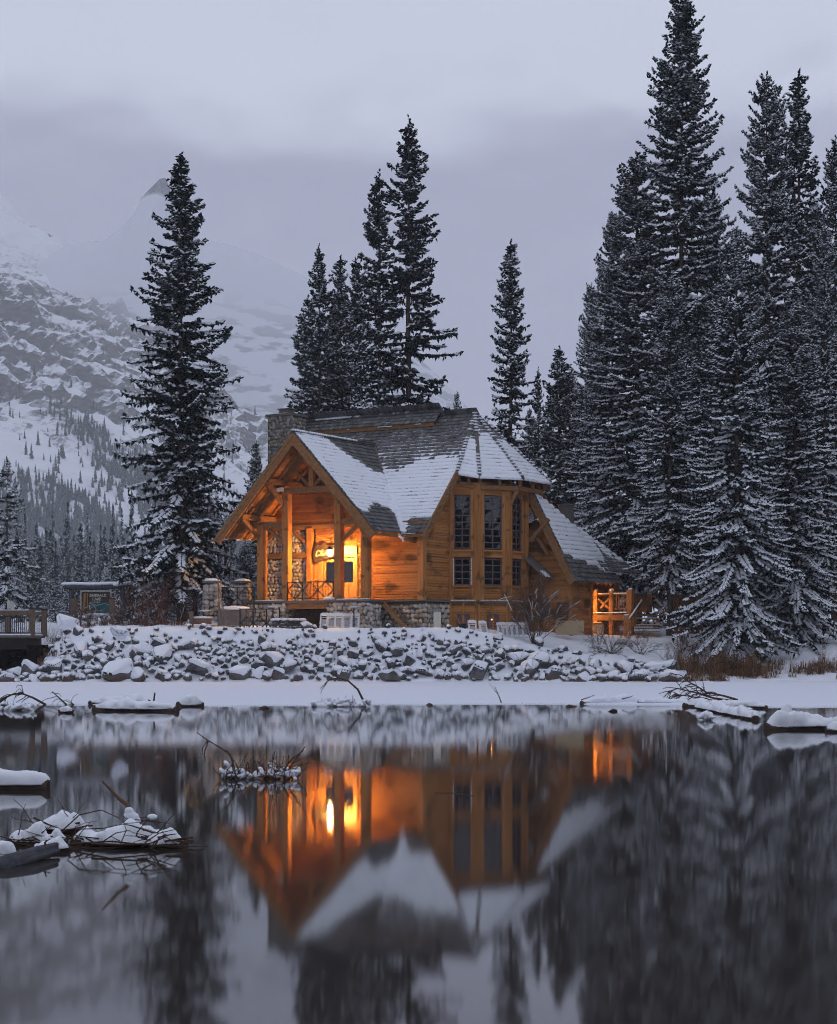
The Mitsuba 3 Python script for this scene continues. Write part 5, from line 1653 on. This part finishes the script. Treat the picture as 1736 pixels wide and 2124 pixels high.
for q, BY in enumerate((100.0, 103.2)):
    zt = 3.98
    put(numbered(k + '__top_rail'), MB().box(((BX0 + BX1) / 2, BY, zt), (BX1 - BX0, .14, .20)), 'm_oldwood')
    put(numbered(k + '__rail_snow'), MB().box(((BX0 + BX1) / 2, BY, zt + .12), (BX1 - BX0 - .2, .11, .035)), 'm_snow')
    put(numbered(k + '__lower_rail'), MB().box(((BX0 + BX1) / 2, BY, 2.86), (BX1 - BX0, .04, .05)), 'm_iron')
    put(numbered(k + '__lower_rail'), MB().box(((BX0 + BX1) / 2, BY, 3.76), (BX1 - BX0, .04, .05)), 'm_iron')
    for x in np.arange(BX0 if q else -24.6, BX1, .115):
        put(numbered(k + '__baluster'), MB().box((x, BY, 3.31), (.03, .03, .9)), 'm_iron')
    for x in (BX1, BX1 - 2.05, BX1 - 4.3):
        put(numbered(k + '__post'), MB().box((x, BY, 3.42), (.27, .27, 1.5)), 'm_oldwood')
        put(numbered(k + '__post_cap'), MB().box((x, BY, 4.20), (.36, .36, .07)), 'm_iron')
put(k + '__abutment', MB().box(((BX0 + BX1) / 2, 103.9, .9), (BX1 - BX0 + .4, .8, 2.6)).box((BX1 + .1, 101.6, .9), (.5, 4.4, 2.6)), 'm_dark')
put(k + '__deck', MB().box(((BX0 + BX1) / 2, 101.6, 2.66), (BX1 - BX0, 3.6, .14)), 'm_greywood')
put(k + '__deck_snow', MB().box(((BX0 + BX1) / 2, 101.55, 2.76), (BX1 - BX0 - .1, 3.55, .07)), 'm_snow')
put(k + '__side_beam', MB().box(((BX0 + BX1) / 2 - .2, 99.86, 2.28), (BX1 - BX0, .22, .66)), 'm_greywood')
put(k + '__side_beam', MB().box(((BX0 + BX1) / 2 - .2, 103.3, 2.28), (BX1 - BX0, .22, .66)), 'm_greywood')
tag(k, 'wooden footbridge with black iron balusters at the left edge', 'bridge')
k = 'white_notice'
put(k, MB().box(at(22, 1258, 104.5), (.40, .05, .55)), 'm_signpale')
put(k + '__stake', MB().box(at(22, 1285, 104.56), (.07, .07, 1.6)), 'm_greywood')
tag(k, 'small pale notice board behind the footbridge rail', 'notice')

# ------------------------------------------------------------------ logs, snow and driftwood in the lake
def mound(path, w, h, seed, k=20, n=64, lump=.35, flat=.15):
    """lumpy snow lying along a path: half widths w, heights h"""
    P = np.asarray(path, float)
    s = np.linspace(0, 1, n)
    t = np.concatenate([[0], np.cumsum(np.linalg.norm(np.diff(P, axis=0), axis=1))])
    t /= t[-1]
    C = np.stack([np.interp(s, t, P[:, q]) for q in range(3)], 1)
    L = np.linalg.norm(np.diff(P, axis=0), axis=1).sum()
    d = np.gradient(C, axis=0)
    d[:, 2] = 0
    d /= np.linalg.norm(d, axis=1, keepdims=True)
    sd = np.stack([-d[:, 1], d[:, 0], d[:, 0] * 0], 1)
    W_, H_ = np.interp(s, np.linspace(0, 1, len(w)), w), np.interp(s, np.linspace(0, 1, len(h)), h)
    endf = np.clip(1 - np.abs(2 * s - 1) ** max(2.0, .75 * L / max(W_.max(), .01)), 0, 1) ** .6
    a = np.arange(k) * 2 * np.pi / k
    u_ = (s * L / max(W_.max(), .02))[:, None] + 0 * a[None]
    ca, sa = np.cos(a)[None] + 0 * u_, np.sin(a)[None] + 0 * u_
    nz = 1 + lump * (2.4 * meshkit.noise(np.stack([u_ * 1.15, ca * .8 + 5, sa * .8 + seed], -1), seed) - 1.2) + lump * .9 * (meshkit.fbm(np.stack([u_ * 2.7, ca * 1.7, sa * 1.7 + seed], -1), 3, seed + 1) - .5)
    wn, hn = (W_ * endf)[:, None] * nz, (H_ * endf)[:, None] * nz
    V = (C[:, None] + sd[:, None] * (ca * wn)[..., None] + np.array([0, 0, 1.0]) * (np.where(sa > 0, sa, sa * flat) * hn)[..., None]).reshape(-1, 3)
    ii, jj = np.meshgrid(np.arange(n - 1), np.arange(k), indexing='ij')
    q = np.stack([ii * k + jj, (ii + 1) * k + jj, (ii + 1) * k + (jj + 1) % k, ii * k + (jj + 1) % k], -1).reshape(-1, 4)
    m = trimesh.Trimesh(*MB().add(V, q).get(), process=False)
    if m.volume < 0:
        m.invert()
    return np.array(m.vertices), np.array(m.faces)


def snowy_log(name, label, path, r, w, h, seed, group=None, lump=.3, dz=None, cat='log', twigs=(), tangle=0):
    k = numbered(name)
    P = np.asarray(path, float)
    n = 24
    s = np.linspace(0, 1, n)
    t = np.concatenate([[0], np.cumsum(np.linalg.norm(np.diff(P, axis=0), axis=1))])
    t /= t[-1]
    C = np.stack([np.interp(s, t, P[:, q]) for q in range(3)], 1)
    g = np.random.default_rng(seed)
    C[:, 2] += g.normal(0, r * .05, n)
    put(k + '__log', MB().tube(C, r * (1 + g.normal(0, .06, n)), 12), 'm_log', smooth=40)
    put(k + '__snow', MB().add(*mound(P + [0, 0, r * .45 if dz is None else dz], w, h, seed, lump=lump)), 'm_snow', smooth=True)
    if len(twigs) or tangle:
        mb = MB()
        for _ in range(tangle):
            i = int(g.integers(1, n - 1))
            a_ = g.normal(0, .5) + (math.pi if g.random() < .5 else 0)
            d = unit(np.array([math.cos(a_), -abs(math.sin(a_)) * .6 + g.normal(0, .2), g.normal(.05, .22)]))
            p = C[i] + np.array([0, -g.uniform(.02, .13), g.uniform(-.01, .08)])
            q_ = [p - d * .12]
            for _ in range(4):
                d = unit(d + g.normal(0, .22, 3))
                q_.append(q_[-1] + d * g.uniform(.05, .15))
            q_ = np.array(q_)
            q_[:, 2] = np.maximum(q_[:, 2], .004)
            mb.tube(q_, np.linspace(.009, .003, 5) * g.uniform(.6, 1.3), 5)
        for pts, rr in twigs:
            mb.tube(pts, np.linspace(rr, rr * .5, len(pts)), 5)
        put(k + '__twigs', mb, 'm_twig')
    tag(k, label, cat, group)
    return k


wp = onwater


def up(p, z):
    return np.array([p[0], p[1], p[2] + z])


# left slab cut by the frame
a = wp(-120, 1636); b = wp(100, 1638)
snowy_log('snowy_log', 'short thick log under a slab of snow at the left edge of the lake', [up(a, .04), up(b, .04)], .09, [.16, .17, .15], [.17, .20, .16], 901, lump=.18)
k = 'snow_lump'
c = wp(86, 1630)
put(k, MB().add(*mound([up(c, .08) - [.12, 0, 0], up(c, .08) + [.12, 0, 0]], [.09, .10], [.11, .10], 902)), 'm_snow', smooth=True)
tag(k, 'small lump of snow on the end of the left edge log', 'snow')
# foreground snow pile
def tw(*pts):
    return [np.asarray(p, float) for p in pts]


def wz(px, py, Y):
    return at(px, py, Y)


TW = []
for pts, r in (([(265, 1700), (275, 1690), (250, 1662), (212, 1620)], None),):
    pass
snowy_log('snowy_log', 'long snow-heaped foreground log tangled with twigs', [up(wp(150, 1752), .02), up(wp(260, 1757), .03), up(wp(388, 1758), .02)], .055,
          [.07, .11, .14, .15, .13, .14, .12, .07], [.06, .11, .12, .17, .13, .15, .12, .06], 911, lump=.55, tangle=46,
          twigs=[([wz(120, 1752, 17.5), wz(230, 1745, 17.2), wz(330, 1755, 17.2), wz(432, 1755, 17.4)], .010),
                 ([wz(190, 1750, 17.1), wz(250, 1752, 17.0), wz(310, 1750, 17.0), wz(345, 1735, 17.1)], .012),
                 ([wz(210, 1748, 17.15), wz(240, 1728, 17.1), wz(270, 1722, 17.2)], .007), ([wz(250, 1750, 17.1), wz(262, 1722, 17.1), wz(255, 1700, 17.3)], .006),
                 ([wz(300, 1748, 17.1), wz(330, 1728, 17.1), wz(365, 1720, 17.2)], .007), ([wz(318, 1760, 17.1), wz(330, 1738, 17.1), wz(345, 1730, 17.0)], .010), ([wz(322, 1745, 17.1), wz(312, 1760, 17.0), wz(330, 1768, 16.9)], .008),
                 ([wz(160, 1720, 17.3), wz(215, 1718, 17.2), wz(260, 1708, 17.3), wz(300, 1705, 17.4)], .006), ([wz(280, 1700, 17.5), wz(310, 1702, 17.4), wz(350, 1708, 17.4)], .006)])
snowy_log('snowy_log', 'rounded snow mound behind the long foreground log', [up(wp(78, 1728), .03), up(wp(180, 1728), .03)], .06, [.07, .11, .13, .12, .08], [.08, .14, .17, .15, .09], 912, lump=.40, tangle=16,
          twigs=[([wz(70, 1696, 18.0), wz(100, 1710, 17.9), wz(122, 1718, 17.8)], .012), ([wz(130, 1722, 17.8), wz(165, 1690, 17.9), wz(210, 1680, 17.9), wz(250, 1698, 17.9)], .008)])
snowy_log('snowy_log', 'low lumpy row of snow at the left end of the foreground pile', [up(wp(18, 1752), .02), up(wp(70, 1752), .02), up(wp(140, 1752), .02)], .05, [.06, .09, .09, .08], [.09, .10, .12, .08], 913, lump=.62, tangle=16)
snowy_log('snowy_log', 'small snow clump in front of the foreground pile', [up(wp(70, 1772), .02), up(wp(140, 1766), .02)], .05, [.05, .08, .07], [.09, .10, .08], 914, lump=.5,
          twigs=[([wz(86, 1783, 16.5), wz(92, 1755, 16.5), wz(96, 1742, 16.5)], .012), ([wz(100, 1762, 16.6), wz(92, 1748, 16.6), wz(104, 1740, 16.7)], .010)])
k = 'driftwood_trunk'
pts = [wz(-40, 1812, 15.6), wz(20, 1790, 15.9), wz(70, 1774, 16.3), wz(118, 1758, 16.8)]
put(k + '__trunk', MB().tube(pts, [.09, .075, .055, .02], 10), 'm_greylog', smooth=True)
put(k + '__splinters', MB().tube([p + np.array([0, 0, .03]) for p in pts], [.06, .05, .045, .02], 7).tube([p + np.array([.02, -.04, -.02]) for p in pts], [.05, .05, .04, .02], 7), 'm_greylog', smooth=True)
put(k + '__snow', MB().add(*mound([up(wp(-60, 1780), .05), up(wp(34, 1780), .05)], [.09, .09, .07], [.13, .13, .1], 915)), 'm_snow', smooth=True)
tag(k, 'weathered splintered trunk at the lower left edge with a snow cap', 'driftwood')
k = 'sticking_branch'
put(k + '__branch', MB().tube([wz(290, 1708, 17.6), wz(277, 1688, 17.6), wz(262, 1668, 17.6), wz(246, 1656, 17.6), wz(236, 1645, 17.6), wz(212, 1620, 17.6)], [.026, .026, .02, .018, .015, .009], 8), bsdf('m_branch', diffuse((.16, .10, .07))) or 'm_branch', smooth=True)
sn = MB()
for px, py, r in ((268, 1682, .045), (272, 1690, .05), (279, 1694, .045), (284, 1702, .04), (263, 1690, .03)):
    sn.sphere(wz(px, py, 17.57), (r, r * .8, r * .85))
put(k + '__snow', sn, 'm_snow', smooth=True)
put(k + '__twigs', MB().tube([wz(283, 1700, 17.6), wz(300, 1695, 17.6), wz(316, 1694, 17.6)], .006, 5).tube([wz(275, 1705, 17.6), wz(305, 1702, 17.6), wz(330, 1706, 17.5)], .006, 5), 'm_twig')
put(k + '__snow_knob', MB().sphere(wz(316, 1694, 17.6), (.05, .04, .028)), 'm_snow', smooth=True)
tag(k, 'bare branch sticking up out of the foreground snow pile', 'branch')


def brush_clump(name, label, px0, px1, py, hpx, seed, n_tw, extra=()):
    k = numbered(name)
    Y = wp(0, py)[1]
    s_ = Y / F
    g = np.random.default_rng(seed)
    mb, sn = MB(), MB()
    for q in range(int(n_tw)):
        x = g.uniform(px0, px1)
        a_ = np.array([(x - 868) * s_, Y + g.normal(0, .1), -.02])
        pts = [a_]
        d = unit(np.array([g.normal(0, .7), g.normal(0, .5), 1]))
        L = hpx * s_ * g.uniform(.4, 1.1)
        for i in range(4):
            d = unit(d + g.normal(0, .3, 3))
            pts.append(pts[-1] + d * L / 4)
        mb.tube(pts, np.linspace(.0017, .0009, 5) * 5.5 * (Y / 27) ** .5, 4)
    m = max(3, int((px1 - px0) / 13))
    for q in range(m):
        x = px0 + (q + .5) / m * (px1 - px0) + g.normal(0, 3)
        hh = hpx * s_ * g.uniform(.30, .62)
        ww = g.uniform(7, 13) * s_
        for i in range(5):
            o = np.array([g.normal(0, ww * .55), g.normal(0, .08), hh * g.uniform(.15, 1.0)])
            sn.sphere(np.array([(x - 868) * s_, Y, 0]) + o, (ww * g.uniform(.45, 1.1), ww * .8, ww * g.uniform(.30, .70)), [unit([1, .2, g.normal(0, .5)]), [0, 1, 0], unit([g.normal(0, .3), 0, 1])], base=BALL)
    for pts, r in extra:
        mb.tube(pts, np.linspace(r, r * .5, len(pts)), 5)
    put(k + '__twigs', mb, 'm_twig')
    put(k + '__snow', sn, 'm_snow', smooth=True)
    tag(k, label, 'brush')


Yb = wp(0, 1616)[1]
brush_clump('brushwood', 'snowy brushwood left of two clumps, with a long twig reaching left', 458, 535, 1616, 62, 921, 26,
            [([wz(478, 1565, Yb), wz(455, 1550, Yb), wz(430, 1535, Yb), wz(408, 1519, Yb)], .012), ([wz(432, 1537, Yb), wz(424, 1560, Yb), wz(426, 1580, Yb)], .010), ([wz(430, 1537, Yb), wz(420, 1552, Yb), wz(419, 1566, Yb)], .012),
             ([wz(490, 1612, Yb), wz(482, 1580, Yb), wz(470, 1555, Yb)], .012), ([wz(500, 1615, Yb), wz(490, 1585, Yb), wz(478, 1568, Yb)], .010)])
brush_clump('brushwood', 'snowy brushwood right of two clumps, bristling with dark twigs', 545, 622, 1616, 66, 922, 44,
            [([wz(590, 1612, Yb), wz(610, 1580, Yb), wz(633, 1548, Yb)], .014), ([wz(585, 1600, Yb), wz(605, 1575, Yb), wz(630, 1556, Yb)], .012), ([wz(600, 1605, Yb), wz(620, 1588, Yb), wz(638, 1583, Yb)], .010)])
k = 'water_rock'
v, f = rock(950, 12, (.09, .07, .045))
put(k, MB().add(v + wp(329, 1573) + [0, 0, .01], f), 'm_rock', smooth=30)
tag(k, 'small dark rock breaking the water left of the brushwood', 'rock')
# along the ice edge
for args in (
        ('snowy_log', 'half-sunk snowy log lying on the ice edge at left, the nearer of two', (195, 1474), (368, 1476), .14, [.16, .28, .34, .28, .18], [.12, .24, .27, .20, .12], 931),
        ('snowy_log', 'half-sunk snowy log on the ice edge at left, the farther of two', (185, 1462), (310, 1460), .12, [.2, .26, .26, .2], [.15, .2, .24, .2], 932),
        ('snowy_log', 'short snow-topped log end just right of the left log pair', (368, 1466), (420, 1465), .13, [.22, .30, .24], [.25, .34, .22], 933),
        ('snowy_log', 'small snow lump by the reeds of the left ice edge', (122, 1479), (152, 1479), .08, [.14, .2, .14], [.14, .2, .14], 934),
        ('snowy_log', 'long thin snowy log lying along the ice edge right of centre', (1205, 1461), (1322, 1459), .10, [.12, .18, .22, .24], [.10, .16, .22, .24], 935),
        ('snowy_log', 'flat snow-covered log running along the ice edge at right', (1322, 1461), (1430, 1461), .10, [.16, .18, .18, .16], [.12, .14, .14, .12], 936),
        ('snowy_log', 'beaded snowy log slanting out into the water at right', (1452, 1470), (1568, 1494), .10, [.20, .20, .20, .18, .18, .15], [.22, .22, .22, .2, .2, .16], 937),
        ('snowy_log', 'pointed snowy log at the right ice edge behind the beaded log', (1418, 1466), (1590, 1470), .10, [.06, .18, .2, .2, .18], [.08, .18, .18, .16, .14], 938),
        ('snowy_log', 'thick snow-heaped log at the right edge of the lake', (1588, 1514), (1760, 1512), .15, [.16, .26, .30, .24, .26, .28], [.20, .36, .38, .26, .28, .34], 939),
        ('snowy_log', 'short snow-topped log lying across the thick right edge log', (1614, 1494), (1648, 1494), .08, [.14, .18, .14], [.30, .34, .28], 940),
        ('snowy_log', 'snow clump at the right frame edge in front of the thick log', (1715, 1518), (1770, 1520), .09, [.14, .18, .2], [.2, .26, .24], 941)):
    nm, lab, pa, pb, r, w, h, sd = args
    a, b = wp(*pa), wp(*pb)
    snowy_log(nm, lab, [up(a, .03), up((a + b) / 2, .03), up(b, .03)], r, w, h, sd, lump=.52 if sd in (937, 939) else .40, tangle=14 if sd in (931, 938, 939) else 5)
k = 'upright_stick'
put(k, MB().tube([wp(320, 1475), wz(319, 1455, wp(0, 1475)[1]), wz(321, 1437, wp(0, 1475)[1])], [.04, .03, .025], 6), 'm_twig')
tag(k, 'upright stick beside the left log pair', 'stick')


def fallen_branch(label, pts, Y, r, seed, n_sub, droop=.5, name='fallen_branch'):
    k = numbered(name)
    g = np.random.default_rng(seed)
    mb = MB()
    P = np.array([wz(px, py, Y) for px, py in pts])
    mb.tube(P, np.linspace(r, r * .35, len(P)), 6)
    for q in range(n_sub):
        t = g.uniform(.25, 1) * (len(P) - 1)
        j = min(int(t), len(P) - 2)
        p = P[j] + (P[j + 1] - P[j]) * (t - j)
        d = unit((P[j + 1] - P[j]) + g.normal(0, .5, 3) * np.linalg.norm(P[j + 1] - P[j]))
        L = g.uniform(.25, .8) * (1 if Y > 40 else .5)
        s_ = [p]
        for i in range(4):
            d = unit(d + g.normal(0, .2, 3) + [0, 0, -.12 * droop * (i + 1)])
            s_.append(s_[-1] + d * L / 4)
        mb.tube(s_, np.linspace(r * .4, r * .2, 5), 4)
    put(k, mb, 'm_twig')
    tag(k, label, 'branch')


Yi = wp(0, 1462)[1]
fallen_branch('arching bare branch curving left over the ice at centre', [(753, 1452), (742, 1430), (722, 1412), (700, 1406), (680, 1412), (672, 1425)], Yi, .045, 951, 3)
brush_clump('brushwood', 'small snowy brush heap at the ice edge under the arching branch', 648, 760, 1466, 26, 952, 34)
fallen_branch('drooping bare branch at the far left ice edge', [(95, 1462), (70, 1448), (45, 1438), (20, 1442), (-5, 1456)], Yi, .045, 953, 22, 1.2)
brush_clump('brushwood', 'snow-dusted twigs at the far left ice edge', 0, 75, 1474, 20, 954, 26)
fallen_branch('short bare branch leaning left behind the left ice edge', [(138, 1462), (122, 1447), (108, 1434)], Yi, .035, 955, 4)
fallen_branch('forked twig on the ice left of the log pair', [(172, 1472), (155, 1463), (140, 1455)], Yi, .03, 956, 5)
fallen_branch('thin upright twig on the ice edge right of centre', [(1040, 1458), (1034, 1442), (1026, 1424)], Yi, .025, 957, 1)
fallen_branch('short straight stick lying on the ice right of centre', [(1205, 1452), (1222, 1446), (1235, 1441)], Yi, .022, 958, 0)
fallen_branch('short straight stick on the ice next to the long thin log', [(1290, 1450), (1305, 1446), (1314, 1443)], Yi, .022, 959, 0)
Yr = wp(0, 1458)[1]
for q, pts in enumerate(([(1530, 1452), (1500, 1443), (1465, 1436), (1440, 1420), (1425, 1413)], [(1525, 1455), (1480, 1448), (1440, 1436), (1405, 1428), (1386, 1436)], [(1510, 1456), (1470, 1452), (1430, 1444), (1400, 1440)])):
    fallen_branch(('topmost bough of the fallen treetop lying at the right ice edge', 'long twiggy bough of the fallen treetop reaching left at the right ice edge', 'lowest bough of the fallen treetop at the right ice edge')[q], pts, Yr, .05, 960 + q, 20, .6)
fallen_branch('stick rising from the logs at the right edge', [(1660, 1512), (1648, 1498), (1635, 1483)], wp(0, 1512)[1], .03, 965, 1)
brush_clump('brushwood', 'tiny snowy tuft standing in the water right of centre', 1462, 1477, 1494, 22, 966, 8)
for q, (px, py, lab) in enumerate(((547, 1470, 'small dark floating stub near the ice edge left of centre'), (887, 1463, 'flat dark stub at the ice edge at centre'), (1183, 1466, 'small dark stub at the left end of the long thin log'), (1270, 1476, 'small dark stub in the water below the long thin log'))):
    k = numbered('floating_stub')
    v, f = rock(970 + q, 10, (.22, .16, .10))
    put(k, MB().add(v + wp(px, py), f), 'm_log', smooth=30)
    tag(k, lab, 'driftwood')

# thin ice seams and scraps on the still water
for q, (pts, lab) in enumerate((([(900, 1645), (940, 1646), (985, 1650)], 'thin pale twig lying flat on the water below the round end reflection'),)):
    k = numbered('floating_twig')
    P = np.array([wp(*p) for p in pts])
    t = np.linspace(0, 1, 16)
    C = np.stack([np.interp(t, np.linspace(0, 1, len(P)), P[:, j]) for j in range(3)], 1)
    C[:, 1] += np.random.default_rng(q).normal(0, .02, 16).cumsum()
    put(k, MB().tube(C, .004 + .00022 * C[:, 1] * (1 - np.abs(2 * t - 1) ** 3), 5), 'm_twig' if q == 0 else 'm_ice')
    tag(k, lab, 'ice' if q else 'twig')

for k in list(scene):
    if '__' in k and re_end(k) in ('snow', 'twigs', 'branches'):
        labels.setdefault(k, {})['kind'] = 'stuff'
